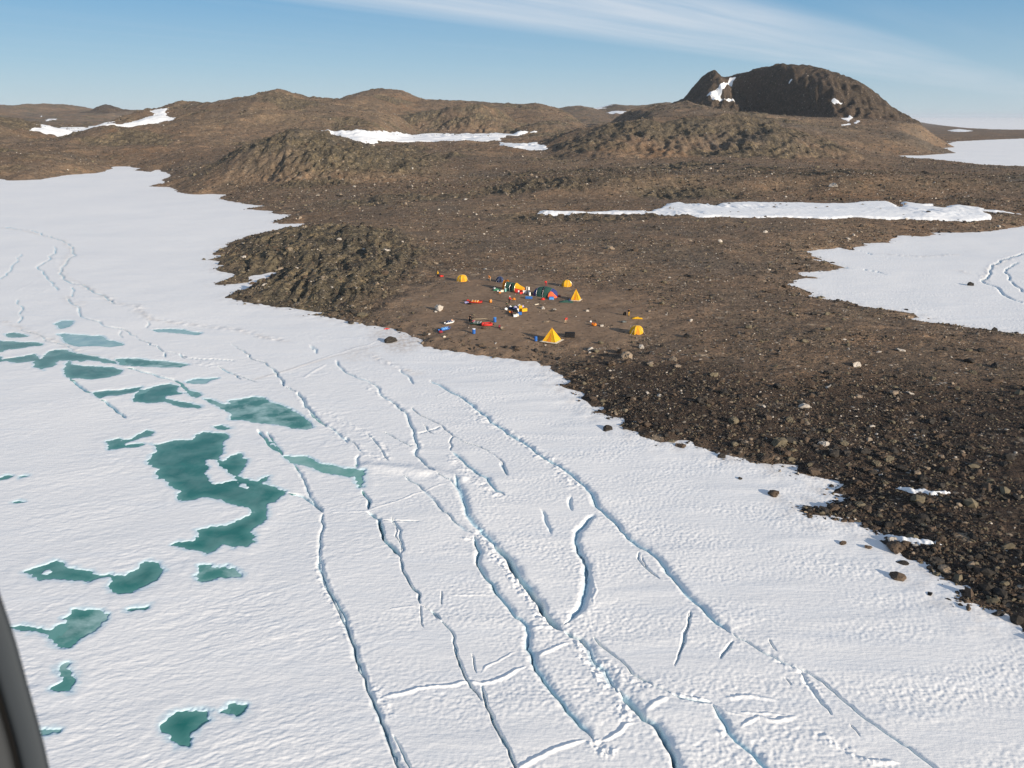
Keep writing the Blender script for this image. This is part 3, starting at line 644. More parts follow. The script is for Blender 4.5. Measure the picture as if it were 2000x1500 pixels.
def build_ice():
    dep = np.linspace(2200, 231.2, 1650)        # even steps of sight-line angle down to the horizon
    rs = HC / np.tan(PITCH + np.arctan((dep - 750) / F))
    rs = np.concatenate([np.geomspace(1.0, rs[0], 16)[:-1], rs]); rs = rs[np.isfinite(rs) & (rs > 0)]
    rs = np.unique(rs); rs = np.concatenate([rs[rs < 24000], [24000, 40000, 60000]])
    an = axis(R(-36), R(39.5), .92 / 819, R(150), 40)
    X = rs[:, None] * np.sin(an); Y = rs[:, None] * np.cos(an)
    sd = land_sd(X.ravel(), Y.ravel()).reshape(X.shape)
    lim = 7 + .02 * rs[:, None]
    q, used, x, y, r = sheet(rs, an, sd < lim)
    sdu = sd.ravel()[used]
    inview = (np.abs(np.arctan2(x, y)) < R(41)) & (r > 38) & (r < 900)
    cell = r / 819
    z = .10 * pn(x / 23, y / 23, 1) + .05 * pn(x / 9, y / 9, 2)
    left = sstep(-2, -22, x + .12 * (y - 90) + 6 * pn(x / 20, y / 20, 3))      # hummocky, wind-carved floe
    rip = 1 - left * .85
    xs, ys = x * math.cos(.45) + y * math.sin(.45), -x * math.sin(.45) + y * math.cos(.45)
    near = sstep(420, 160, r)
    z += near * left * (.5 + .9 * np.clip(pn(x / 13, y / 8, 47) + .4, 0, 1)) * (.022 * pn(xs / 3.1 + .9 * pn(x / 3, y / 3, 4), ys / 1.1, 5) + .020 * pn(xs / 1.3 + .8 * pn(x / .9, y / .9, 44), ys / .5, 6) + .017 * pn(xs / .7 + .5 * pn(x / .5, y / .5, 48), ys / .28, 45))
    wob = .35 * pn(x / 1.7, y / 1.7, 7)
    patch = .55 + .8 * pn(x / 12, y / 5, 10)
    z += near * rip * np.clip(patch, .12, 1.3) * (.040 * pn(x / .42 + wob, y / .40 + wob, 8) + .020 * pn(x / .29, y / .27, 9))
    z += near * rip * .07 * np.clip(pn(x / 9, y / 2.6, 11), 0, 1)
    z += sstep(8, 0, -sdu) * .06 * (1 + pn(x / 2, y / 2, 12))                       # drift banked on the shore
    z += sstep(900, 6000, r) * 0
    blue = np.zeros(len(x))
    # cracks
    for k, (kind, w, h, P) in enumerate(CR):
        J = jag(P, k + 5); mg = w * 6 + 3 if kind in ('scarp', 'broad') else w * 5 + .5
        rmean = np.hypot(*P.mean(0)); w = max(w, (.55 if kind == 'thin' else .9) * rmean / 819)
        m = inview & (x > J[:, 0].min() - mg) & (x < J[:, 0].max() + mg) & (y > J[:, 1].min() - mg) & (y < J[:, 1].max() + mg)
        if not m.any(): continue
        xx, yy = x[m], y[m]
        d, s, arc, Lt = line_dist(J, xx, yy)
        if kind == 'groove': w, h = w * .72, h * .75
        if kind == 'scarp': w, h = w * .9, h * .85
        taper = sstep(0, min(1.5, Lt * .25), arc) * sstep(0, min(1.5, Lt * .25), Lt - arc)
        va = 1 + .35 * pn(arc / 3.1, arc * 0 + k * 3.7, 13) + .12 * pn(arc / .7, arc * 0 + k, 14)
        ww = w * np.clip(va, .45, 1.6) * (.35 + .65 * taper)
        dz = 0
        q_ = np.clip(rmean / 75, 1, 4); n1 = pn(xx / .42 / q_, yy / .42 / q_, 15); n2 = pn(xx / .9 / q_, yy / .9 / q_, 16)
        if kind == 'thin':
            g = np.exp(-(d / ww) ** 2); dz = -h * g * taper; blue[m] = np.maximum(blue[m], g * min(1, h * 1.3) * taper)
        elif kind == 'groove':
            g = np.where(s > 0, np.exp(-(d / ww) ** 2 * 1.1), np.exp(-(d / (1.2 * ww)) ** 2))
            dz = -.46 * h * g * taper + (.10 * h * np.exp(-((d - 1.3 * ww) / (.6 * ww)) ** 2) * (1 + 1.4 * n2)) * taper
            blue[m] = np.maximum(blue[m], .45 * sstep(.55, 1, g) * taper * min(1, h * 2))
        elif kind == 'scarp':
            right = s > 0
            up = h * .30 * sstep(0, 1.3, d / ww) * np.exp(-np.maximum(d - ww, 0) / 2.2)
            g = np.where(right, np.exp(-(d / (.9 * ww)) ** 2), np.exp(-(d / (.62 * ww)) ** 2))
            rim = .05 * h * np.exp(-((d - .8 * ww) / (.7 * ww)) ** 2) * (1 + 1.5 * n1)
            dz = np.where(right, up, rim) * taper - .5 * h * g * taper
            blue[m] = np.maximum(blue[m], .5 * sstep(.5, 1, g) * taper)
        if kind in ('groove', 'scarp'):      # the open hairline at the foot of the step
            wh = max(.055, .5 * rmean / 819); gate = sstep(-.75, .1, pn(arc / 4.5, arc * 0 + k * 1.7, 55))
            g2 = np.exp(-(d / wh) ** 2) * gate * sstep(0, .4, arc) * sstep(0, .4, Lt - arc)
            dz = dz - .30 * g2; blue[m] = np.maximum(blue[m], .75 * g2)
        elif kind == 'ridge':
            ww = ww * .75; g = np.exp(-(d / ww) ** 2); dz = .62 * h * g * taper * (1 + .3 * n1)
            dz = dz - .12 * h * np.exp(-((d - 2 * ww) / ww) ** 2) * taper
        elif kind == 'broad':
            dz = h * np.exp(-(d / ww) ** 2) * taper
        elif kind == 'rubble':
            g = np.exp(-(d / (1.5 * w)) ** 2)
            dz = .42 * h * g * taper * (np.maximum(n1, -.2) * 1.0 + .8 * n2 + .4 * pn(xx / .25 / q_, yy / .25 / q_, 46) + .15)
        z[m] += dz
    # ponds
    wet = np.full(len(x), -9.0); smooth = {}
    edge = .42 * pn(x / .9, y / .9, 17) + .22 * pn(x / .38, y / .38, 62) + .55 * pn(x / 2.7, y / 2.7, 18) * np.clip(r / 150, .3, 1.5)
    for kk, lst in POND.items():
        for (P, lab) in lst:
            s = sdf_near(P, x, y, 9.0); np.maximum(wet, s, out=wet)
    for P in ISL:
        np.minimum(wet, -sdf_near(P, x, y, 9.0), out=wet)
    s = wet + np.where(wet > -3, edge * .7, 0)
    z *= 1 - .7 * sstep(-2.5, -.2, s)
    z += .025 * np.exp(-((s + 1.2) / .9) ** 2) * (1 + pn(x / 1.1, y / 1.1, 19))      # small lip round the ponds
    bank = np.maximum(.3, cell * .6)
    t = sstep(-bank, bank, s)
    z = z * (1 - t) + (-.28) * t
    blue = np.maximum(blue, .5 * sstep(-.9, .2, s))
    dirt = sstep(-5, 1, sdu) * np.clip(.25 + .9 * pn(x / 2.2, y / 2.2, 51) + .5 * pn(x / .7, y / .7, 52), 0, 1) * .5
    spot = flat([(790, 668), (750, 652), (700, 690)])
    for (qx, qy), rad, am in zip(spot, (6, 5, 5), (1.0, .6, .35)):
        dirt = np.maximum(dirt, am * sstep(rad, rad * .2, np.hypot(x - qx, (y - qy) * .5)) * np.clip(.6 + .8 * pn(x / .8, y / 1.5, 53), 0, 1))
    tr = flat([(500, 740), (640, 699), (770, 668)]); mm = inview & (np.abs(x + 35) < 45) & (y > 120) & (y < 230)
    d, _, _, _ = line_dist(tr, x[mm], y[mm]); dirt[mm] = np.maximum(dirt[mm], .40 * np.exp(-(d / .5) ** 2))
    for (kind, w, h, P) in CR:
        if kind == 'rubble' and P[:, 1].mean() > 150:
            mm = inview & (x > P[:, 0].min() - 3) & (x < P[:, 0].max() + 3) & (y > P[:, 1].min() - 3) & (y < P[:, 1].max() + 3)
            if mm.any():
                d, _, _, _ = line_dist(P, x[mm], y[mm]); dirt[mm] = np.maximum(dirt[mm], .38 * np.exp(-(d / 1.2) ** 2) * np.clip(.5 + pn(x[mm] / 2, y[mm] / 2, 54), 0, 1))
    me = arrays_mesh('sea_ice', np.stack([x, y, z], -1), [q], [M['ice']], True)
    set_attr(me, 'blue', blue); set_attr(me, 'dirt', np.clip(dirt, 0, 1)); set_attr(me, 'ripple', rip * np.clip(patch, .2, 1.2))
    tag(link('sea_ice', me), 'snow-covered frozen bay crossed by cracks and teal melt ponds', kind='structure')
    # water surfaces
    for kk, lst in POND.items():
        for (P, lab) in lst:
            c = P.mean(0); rad = np.hypot(*(P - c).T).max(); rr = np.hypot(*c); step = max(.35, rr / 819 * 1.2)
            x0, y0 = P.min(0) - 1.6; x1, y1 = P.max(0) + 1.6
            nx, ny = int(min(160, (x1 - x0) / step)) + 2, int(min(200, (y1 - y0) / step)) + 2
            gx, gy = np.meshgrid(np.linspace(x0, x1, nx), np.linspace(y0, y1, ny))
            sdv = sdf(P, gx, gy)
            kp = sdv > -1.4
            fk = kp[:-1, :-1] | kp[1:, :-1] | kp[:-1, 1:] | kp[1:, 1:]
            i, j = np.nonzero(fk); a = i * nx + j
            qd = np.stack([a, a + 1, a + nx + 1, a + nx], -1); us = np.unique(qd); rm = np.full(nx * ny, -1); rm[us] = np.arange(len(us))
            V = np.stack([gx.ravel()[us], gy.ravel()[us], np.full(len(us), -.06 - .0015 * NP[0])], -1); NP[0] += 1
            pm = arrays_mesh('melt_pond', V, [rm[qd]], [M[kk]], True); set_attr(pm, 'depth', sdv.ravel()[us])
            tag(link('melt_pond', pm), lab, kind='structure', group='melt ponds on the ice')


build_ice()

# ------------------------------------------------------------------ the land
LR = [58.0]
while LR[-1] < 14000:
    k = 1.35 if LR[-1] < 2100 else (2.0 if LR[-1] < 4200 else 8.0)
    LR.append(LR[-1] * (1 + k / 819))
LR = np.array(LR)
LA = axis(R(-34.5), R(40), 1.05 / 819, R(70), 30)
X = LR[:, None] * np.sin(LA); Y = LR[:, None] * np.cos(LA)
sdg = land_sd(X.ravel(), Y.ravel())
LQ, LU, lx, ly, lr = sheet(LR, LA, (sdg.reshape(X.shape) > -9 - .012 * LR[:, None]))
lz, loz, lcz, ldz, ls = hland(lx, ly, True, lr / 819 * 1.2, True, sdg[LU])
lz = np.where(ls < -4 - .01 * lr, lz - 1.0, lz)
me = arrays_mesh('terrain', np.stack([lx, ly, lz], -1), [LQ], [M['land']], True)
set_attr(me, 'zone', np.stack([loz, lcz, ldz, np.ones_like(loz)], -1), 'FLOAT_COLOR')
tag(link('terrain', me), 'bare brown stony ground rising to low rocky hills and a dark dome-shaped mountain', kind='structure')

# ------------------------------------------------------------------ snow lying on the land
GI = np.full(len(LR) * len(LA), -1, np.int64); GI[LU] = np.arange(len(LU))


def snow_patch(pts, label, thick=1.0, sh=None, plane=None, skip=(), nz=1.0):
    p = zc(sh, pts) if sh else np.asarray(pts, float)
    SKIP.update(skip); W = march(p) if plane is None else flat(p, plane)
    SKIP.clear(); rr = np.hypot(*W.mean(0))
    mg = 3 + .02 * rr
    m = (lx > W[:, 0].min() - mg) & (lx < W[:, 0].max() + mg) & (ly > W[:, 1].min() - mg) & (ly < W[:, 1].max() + mg)
    if not m.any(): return
    idx = np.nonzero(m)[0]; x, y = lx[idx], ly[idx]
    s = sdf(W, x, y)
    sc = .004 * rr * nz
    if nz < 1: s = s - (-.3 if nz < .305 else 1.0 if nz < .32 else -.8)
    s = s + sc * .8 * pn(x / (sc * 4), y / (sc * 9), 71) + sc * .55 * pn(x / (sc * 1.3), y / (sc * 2.6), 72) + sc * .3 * pn(x / (sc * .6), y / (sc), 73)
    A = min(.12 + .0007 * rr, .75) * thick
    full = np.zeros(len(lx), bool); full[idx] = s > -mg * .6
    fq = LQ[full[LQ].all(1)]
    if not len(fq): return
    us = np.unique(fq); pos = np.full(len(lx), -1, np.int64); pos[us] = np.arange(len(us))
    sv = np.full(len(lx), -mg); sv[idx] = s
    hs = .7 * hland(lx[us], ly[us], False, None, False, None) + .3 * lz[us]
    if plane is not None:
        sv[us] = np.minimum(sv[us], (plane + 2.5 - hs) * 4)
    z = (lz[us] if nz < 1 else np.maximum(hs, lz[us] * .6 + hs * .4)) + A * np.clip(sv[us] / (.004 * rr + .25), -2.2, 1)
    me = arrays_mesh('snow_patch', np.stack([lx[us], ly[us], z], -1), [pos[fq]], [M['snow']], True)
    tag(link('snow_patch', me), label, kind='structure', group='snow patches on the land')


snow_patch([(65, 330), (200, 336), (330, 343), (500, 345), (700, 350), (830, 351), (960, 348), (1060, 343), (1180, 333), (1275, 330), (1200, 345), (1160, 362), (1090, 370), (1080, 385), (1020, 395), (930, 398), (800, 394), (690, 388), (560, 390), (420, 390), (330, 396), (270, 394), (230, 378), (160, 352)], 'long snowfield lying behind the rocky mound', 1.6, SK, None, (0,))
snow_patch([(1065, 400), (1130, 405), (1200, 408), (1280, 405), (1345, 420), (1340, 432), (1270, 440), (1190, 437), (1110, 432), (1100, 418)], 'small white snow patch right of the long snowfield', 1.5, SK)
snow_patch([(215, 316), (330, 318), (480, 318), (520, 300), (610, 295), (670, 292), (760, 270), (850, 245), (905, 237), (900, 255), (850, 265), (760, 285), (690, 300), (600, 312), (520, 325), (450, 338), (320, 346), (250, 335)], 'curving snow strip behind the left hills', 1.3, SJ)
snow_patch([(240, 270), (270, 265), (340, 266), (320, 275), (250, 280)], 'little snow bank on the far left hills', 1.5, SJ)
snow_patch([(205, 250), (250, 250), (240, 257), (215, 256)], 'tiny snow bank on the far left hills, upper one', 1.5, SJ)
snow_patch([(840, 222), (930, 208), (945, 212), (910, 232), (860, 228)], 'far snow slope at the skyline left of the ridge', 1.5, SJ)
snow_patch([(5, 840), (60, 832), (110, 815), (130, 797), (220, 790), (245, 800), (300, 803), (390, 805), (420, 795), (560, 785), (700, 790), (840, 790), (960, 795), (1080, 793), (1200, 783), (1290, 783), (1330, 800), (1355, 818), (1375, 787), (1470, 797), (1530, 790),
            (1500, 808), (1590, 815), (1640, 797), (1780, 815), (1790, 825), (1900, 835), (1985, 850), (1900, 840), (1790, 832), (1830, 860), (1820, 878), (1700, 890), (1600, 882), (1480, 878), (1330, 872), (1200, 870), (1110, 862), (1010, 872), (800, 868), (640, 868), (520, 865), (420, 862), (310, 864), (220, 855), (110, 848)], 'long white snow bank below the stony bench at right', 1.25, SL)
snow_patch([(1060, 411), (1150, 413), (1260, 411), (1258, 417), (1150, 415), (1060, 414)], 'thin snow thread leading into the long snow bank', 1.0)
snow_patch([(348, 232), (385, 206), (430, 176), (470, 150), (520, 128), (482, 156), (450, 182), (425, 208), (416, 232), (440, 245), (470, 247), (520, 268), (465, 256), (420, 251), (385, 256), (372, 246)], 'snow gully between the small peak and the mountain dome', 1.0, SL, None, (), .35)
snow_patch([(990, 265), (1000, 242), (1030, 248), (1060, 268), (1050, 285), (1010, 272)], 'white snow patch on the right flank of the mountain', 1.2, SL, None, (), .31)
snow_patch([(775, 160), (790, 136), (803, 140), (785, 155)], 'small snow streak high on the mountain face', 1.0, SL, None, (), .3)
snow_patch([(1050, 355), (1090, 342), (1105, 350), (1085, 365)], 'small snow patch low on the mountain flank', 1.0, SL, None, (), .4)
snow_patch([(1048, 377), (1090, 372), (1094, 378), (1060, 381)], 'thin snow streak at the foot of the mountain flank', 1.0, SL, None, (), .4)
snow_patch([(1112, 374), (1135, 361), (1142, 367), (1125, 377)], 'small snow spot at the right foot of the mountain', 1.0, SL, None, (), .4)
snow_patch([(1600, 412), (1660, 406), (1725, 414), (1700, 421), (1630, 420)], 'flat snow patch on the plain right of the mountain', 1.3, SL)
snow_patch([(1585, 206), (1640, 188), (1690, 180), (1695, 186), (1650, 206)], 'far snow slope on the skyline at centre', 1.3, SK)
snow_patch([(1645, 231), (1700, 222), (1785, 219), (1775, 231), (1690, 237)], 'far flat snow patch below the skyline at centre', 1.3, SK)
snow_patch([(1165, 350), (1190, 343), (1250, 350), (1290, 362), (1350, 360), (1400, 378), (1450, 370), (1540, 385), (1490, 395), (1400, 402), (1350, 385), (1290, 382), (1230, 370)], 'wavy snow strip among the dark rubble', 2.4, SI)
snow_patch([(1060, 650), (1110, 652), (1200, 668), (1300, 675), (1440, 695), (1470, 718), (1400, 720), (1280, 708), (1170, 690), (1090, 672)], 'narrow snow tongue reaching into the dark rubble', 2.4, SI)

# ------------------------------------------------------------------ stones
def ico(sub):
    bm = bmesh.new(); bmesh.ops.create_icosphere(bm, subdivisions=sub, radius=1)
    V = np.array([v.co[:] for v in bm.verts]); Fc = np.array([[v.index for v in f.verts] for f in bm.faces]); bm.free()
    return V, Fc


def stone(sub, k):
    g = np.random.default_rng(900 + k); V, Fc = ico(sub)
    for _ in range(7):
        n = g.normal(size=3); n /= np.linalg.norm(n); c = g.uniform(.45, .82)
        d = V @ n; V = V - np.maximum(d - c, 0)[:, None] * n
    V = V + .05 * g.normal(size=V.shape)
    V = V * np.array([1, g.uniform(.55, .95), g.uniform(.38, .75)])
    V[:, 2] = np.maximum(V[:, 2], -.32)
    return V / np.abs(V[:, :2]).max(), Fc


def rot_z(a): return np.stack([np.stack([np.cos(a), -np.sin(a), 0 * a], -1), np.stack([np.sin(a), np.cos(a), 0 * a], -1), np.stack([0 * a, 0 * a, 1 + 0 * a], -1)], -2)


def stones_mesh(name, x, y, z, size, tone, sub, seed):
    Vs, Fs, Ms = [], [], []; base = 0; g = np.random.default_rng(seed)
    var = g.integers(0, 10, len(x))
    for k in range(10):
        m = np.nonzero(var == k)[0]
        if not len(m): continue
        V, Fc = stone(sub, k + sub * 20)
        Rm = rot_z(g.uniform(0, 6.28, len(m)))
        tl = g.uniform(-.35, .35, (len(m), 2))
        P = np.einsum('nij,vj->nvi', Rm, V)
        P[:, :, 2] += P[:, :, 0] * tl[:, :1] + P[:, :, 1] * tl[:, 1:]
        P = P * size[m][:, None, None] + np.stack([x[m], y[m], z[m] + .10 * size[m]], -1)[:, None, :]
        Vs.append(P.reshape(-1, 3)); nF = len(Fc)
        Fs.append((Fc[None] + (base + np.arange(len(m)) * len(V))[:, None, None]).reshape(-1, 3)); base += len(m) * len(V)
        Ms.append(np.repeat(tone[m], nF))
    return arrays_mesh(name, np.concatenate(Vs), [np.concatenate(Fs)], ROCKM, False, np.concatenate(Ms))


def scatter(n, rlo, rhi, seed, alo=-33, ahi=33, power=0.0):
    g = np.random.default_rng(seed)
    q = g.uniform(0, 1, n)
    r = rlo * (rhi / rlo) ** q if power == 0 else (rlo ** power + q * (rhi ** power - rlo ** power)) ** (1 / power)
    a = R(1) * g.uniform(alo, ahi, n)
    return r * np.sin(a), r * np.cos(a), r, g


SX, SY, SS, ST, SZONE = [], [], [], [], []


def add_stones(x, y, size, tone, zone):
    SX.append(x); SY.append(y); SS.append(size); ST.append(tone); SZONE.append(np.full(len(x), zone))


SNOWPOLY = []
# dense boulder rubble of the near right shore
x, y, r, g = scatter(90000, 50, 215, 1, -2, 41, -.5)
s = land_sd(x, y); oz, cz, dz = zones(x, y)
clump = .5 + .9 * pn(x / 9, y / 9, 81) + .5 * pn(x / 3.2, y / 3.2, 82)
k = (s > -.6) & (g.uniform(0, 1, len(x)) < np.clip(dz * (.30 + .9 * clump) + .06, 0, 1)) & (cz < .3)
x, y, r = x[k], y[k], r[k]; u = g.uniform(0, 1, len(x))
size = np.clip(.10 * (1 - u) ** -.40, .10, .85) * np.clip(1.2 - (r - 60) / 300, .65, 1.15)
tone = np.digitize(g.uniform(0, 1, len(x)), [.46, .78, .965, .992])
add_stones(x, y, size, tone, 0)
# rubble rim all along the shores
x, y, r, g = scatter(30000, 60, 480, 2)
s = land_sd(x, y); k = (s > -.9 - r * .001) & (s < 3 + r * .02) & (g.uniform(0, 1, len(x)) < .8)
x, y, r = x[k], y[k], r[k]; u = g.uniform(0, 1, len(x))
add_stones(x, y, np.clip((.10 + r * .0006) * (1 - u) ** -.38, .1, 1.1), np.digitize(g.uniform(0, 1, len(x)), [.5, .78, .95, .99]), 1)
# stones strewn over the middle ground
x, y, r, g = scatter(110000, 100, 560, 3)
s = land_sd(x, y); oz, cz, dz = zones(x, y)
cl = .5 + .9 * pn(x / 16, y / 16, 83)
k = (s > 1) & (g.uniform(0, 1, len(x)) < np.clip(cl, .12, .9) * (1 - .86 * cz) * (1 - .35 * oz))
x, y, r = x[k], y[k], r[k]; u = g.uniform(0, 1, len(x))
add_stones(x, y, np.clip((.05 + r * .00038) * (1 - u) ** -.33, .07, 1.1), np.digitize(g.uniform(0, 1, len(x)), [.30, .62, .83, .945]), 2)
# broken slabs on the outcrop
x, y, r, g = scatter(4500, 170, 380, 5, -24, -2)
s = land_sd(x, y); oz, cz, dz = zones(x, y)
k = (s > .5) & (oz > .4) & (g.uniform(0, 1, len(x)) < .55)
x, y, r = x[k], y[k], r[k]; u = g.uniform(0, 1, len(x))
add_stones(x, y, np.clip(.26 * (1 - u) ** -.32, .22, 1.1), np.digitize(g.uniform(0, 1, len(x)), [.18, .34, .95, .985]), 2)
# far boulders on the hills
x, y, r, g = scatter(60000, 450, 2000, 4)
s = land_sd(x, y); k = s > 3
x, y, r = x[k], y[k], r[k]; u = g.uniform(0, 1, len(x))
add_stones(x, y, np.clip((.16 + r * .00030) * (1 - u) ** -.24, .22, 1.8), np.digitize(g.uniform(0, 1, len(x)), [.42, .74, .92, .975]), 3)
SX, SY, SS, ST, SZONE = map(np.concatenate, (SX, SY, SS, ST, SZONE))
SZ = hland(SX, SY, True, np.hypot(SX, SY) / 819 * 1.2)
SZ = np.maximum(SZ, -.05)
app = SS / np.hypot(SX, SY)
aim = np.abs(np.arctan2(SX, SY)) < R(31.5)
vpx = 750 - F * np.tan(np.arctan2(SZ - HC, SY) + PITCH)
onscreen = aim & (vpx < 1500) & (np.abs(SX / np.hypot(SY, HC) * F) < 1010)
order = np.argsort(-np.where(onscreen, app, 0))
BIG = order[:262]
rest = np.ones(len(SX), bool); rest[BIG] = False
for zn, nm, lab in ((0, 'shore_rubble', 'dense dark rubble covering the near right shore'), (1, 'shore_stones', 'band of dark stones along the edges of the ice'),
                    (2, 'scattered_stones', 'loose stones strewn over the brown middle ground'), (3, 'hill_stones', 'pale and dark stones dotting the far hills')):
    m = rest & (SZONE == zn)
    nearm = m & (np.hypot(SX, SY) < 125)
    farm = m & ~nearm
    big = nearm if nearm.sum() else farm
    ob = link(nm, stones_mesh(nm, SX[m], SY[m], SZ[m], SS[m], ST[m], 1, 200 + zn))
    tag(ob, lab, kind='stuff')

BOULD = []
for k in range(8):
    V, Fc = stone(2, 300 + k)
    for t in range(5):
        BOULD.append(None)
BASEB = {}


def boulder(x, y, z, size, tone, label, group=None, k=None, rz=None, flatten=1.0):
    k = random.randrange(8) if k is None else k
    if (k, tone) not in BASEB:
        V, Fc = stone(3, 300 + k); BASEB[(k, tone)] = arrays_mesh('boulder', V, [Fc], [ROCKM[tone]], False)
    o = link('boulder', BASEB[(k, tone)])
    o.location = (x, y, z + .12 * size); o.scale = (size, size, size * flatten)
    o.rotation_euler = (random.uniform(-.25, .25), random.uniform(-.25, .25), random.uniform(0, 6.28) if rz is None else rz)
    return tag(o, label, 'boulder', group)


TN = ['dark grey', 'dark brown', 'olive grey', 'tan', 'pale grey']
for i in BIG:
    t = ST[i]; sz = 'large' if SS[i] > .9 else ('mid-sized' if SS[i] > .6 else 'small')
    d = land_sd(SX[i:i + 1], SY[i:i + 1])[0]
    if SZONE[i] == 0 and d > 2.5: where, grp = 'lying in the dark rubble of the near right shore', 'boulders in the near shore rubble'
    elif d <= 2.5 and SX[i] > 0: where, grp = 'at the snow edge of the near right shore', 'boulders at the near snow edge'
    elif d <= 4: where, grp = 'at the ice edge of the left bay', 'boulders at the left ice edge'
    else: where, grp = 'strewn on the brown middle ground', 'boulders on the middle ground'
    boulder(SX[i], SY[i], SZ[i], SS[i], int(t), f'{sz} {TN[t]} boulder {where}', f'{grp}, {sz} {TN[t]}')


def at(u, v):
    p = march([(u, v)])[0]; z = float(hland(p[:1], p[1:], True, np.array([np.hypot(*p) / 819 * 1.2]))[0])
    return Vector((p[0], p[1], max(z, 0.0)))


def atd(u, v, dx=0, dy=0):    # a spot, moved by metres
    p = at(u, v); x, y = p.x + dx, p.y + dy
    z = float(hland(np.array([x]), np.array([y]), True, np.array([math.hypot(x, y) / 819 * 1.2]))[0])
    return Vector((x, y, max(z, 0)))


# boulders that stand out
for (u, v, s, t, k, fl, lab) in [
    (1895, 557, 1.25, 0, 1, 1.5, 'round dark boulder alone on the white right bay'),
    (1185, 840, 1.0, 0, 2, .9, 'dark jagged boulder on the snow, off the rubble shore'),
    (1512, 967, .75, 1, 3, .9, 'squarish brown boulder alone on the snow west of the shore spits'),
    (1446, 935, .42, 0, 0, .7, 'small flat dark stone on open snow, farthest from the rubble'),
    (1645, 1062, .55, 1, 4, .7, 'small brown stone on open snow below the snow tongue'),
    (1695, 1069, .55, 1, 5, .7, 'small flat brown stone between the lone snow stone and the dark pair'),
    (1752, 1128, .95, 1, 6, 1.0, 'smooth grey-brown boulder half sunk in snow near the lower right shore'),
    (1763, 1100, .75, 0, 7, .5, 'long dark stone lying slantwise on the snow above the smooth boulder'),
    (1735, 1062, .85, 0, 1, 1.1, 'dark upright boulder where the snow tongue meets the shore'),
    (1750, 1074, 1.05, 1, 3, .9, 'brown boulder leaning against the dark upright one at the snow edge'),
    (1815, 1160, .5, 0, 2, .6, 'flat dark stone lying in snow beside the lower right rubble'),
    (1500, 900, 1.15, 1, 5, 1.1, 'big brown boulder standing on the snow edge at mid shore'),
    (1520, 868, 1.3, 2, 0, 1.2, 'big olive grey boulder standing out of the dark rubble'),
    (1672, 716, 1.0, 4, 6, 1.3, 'pale egg-shaped boulder with a long shadow on the right plain'),
    (1758, 687, .95, 4, 2, .9, 'pale boulder on the upper right plain, near the right bay'),
    (1224, 702, 1.2, 3, 3, 1.1, 'tan boulder with a dark shadow below the camp'),
    (1314, 708, 1.1, 3, 7, 1.0, 'tan leaf-shaped boulder right of the one below camp'),
    (1268, 716, 1.0, 3, 5, .7, 'flat pinkish tan boulder between two taller ones'),
    (1323, 720, .9, 3, 1, .8, 'reddish tan boulder at the top of the rubble slope'),
    (1154, 683, 1.0, 4, 4, 1.1, 'pale striped boulder right below the camp'),
    (1162, 685, .85, 3, 2, 1.0, 'pinkish boulder touching the pale striped one'),
    (857, 606, 1.0, 4, 3, 1.5, 'upright pale boulder on bare sand at the left of the camp'),
    (851, 609, .55, 4, 1, .8, 'small pale stone at the foot of the upright pale boulder'),
    (708, 619, 1.5, 2, 5, .9, 'low olive boulder half buried at the edge of the outcrop'),
    (1193, 488, 1.6, 3, 0, 1.1, 'yellowish tan boulder on the stony plain behind the camp'),
    (1061, 603, .7, 4, 6, 1.2, 'pale round boulder below the dark green dome tent'),
    (1083, 605, .45, 4, 2, 1.2, 'small pale round stone right of the larger round one'),
    (1067, 629, .8, 3, 7, .9, 'tan boulder on sand between the pyramid tent and the camp kit'),
    (1147, 608, .6, 4, 4, 1.1, 'small pale stone on the footpath right of the camp'),
    (1175, 637, .6, 4, 5, 1.2, 'pale stone beside the orange kit bag'),
    (980, 641, .55, 3, 0, 1.4, 'upright tan stone right of the red sledge'),
    (1252, 680, .55, 4, 3, 1.5, 'pale stone stood on end below the lowest dome tent'),
    (1627, 367, 2.6, 4, 6, 1.2, 'pale boulder on the stony bench above the long snow bank'),
    (756, 487, 1.4, 4, 2, .8, 'pale flat boulder on the ridge of the rocky outcrop'),
    (662, 470, 1.1, 4, 4, 1.0, 'pale round boulder on the upper left of the rocky outcrop'),
    (1770, 606, 0.9, 0, 4, .7, 'low dark boulder in the snow edge of the right bay'),
]:
    p = at(u, v); boulder(p.x, p.y, p.z, s, t, lab, None, k, None, fl)
p = at(763, 668); boulder(p.x, p.y, p.z, 1.5, 0, 'dark wedge-shaped boulder on the ice edge left of the camp', None, 6, .4, 1.2)


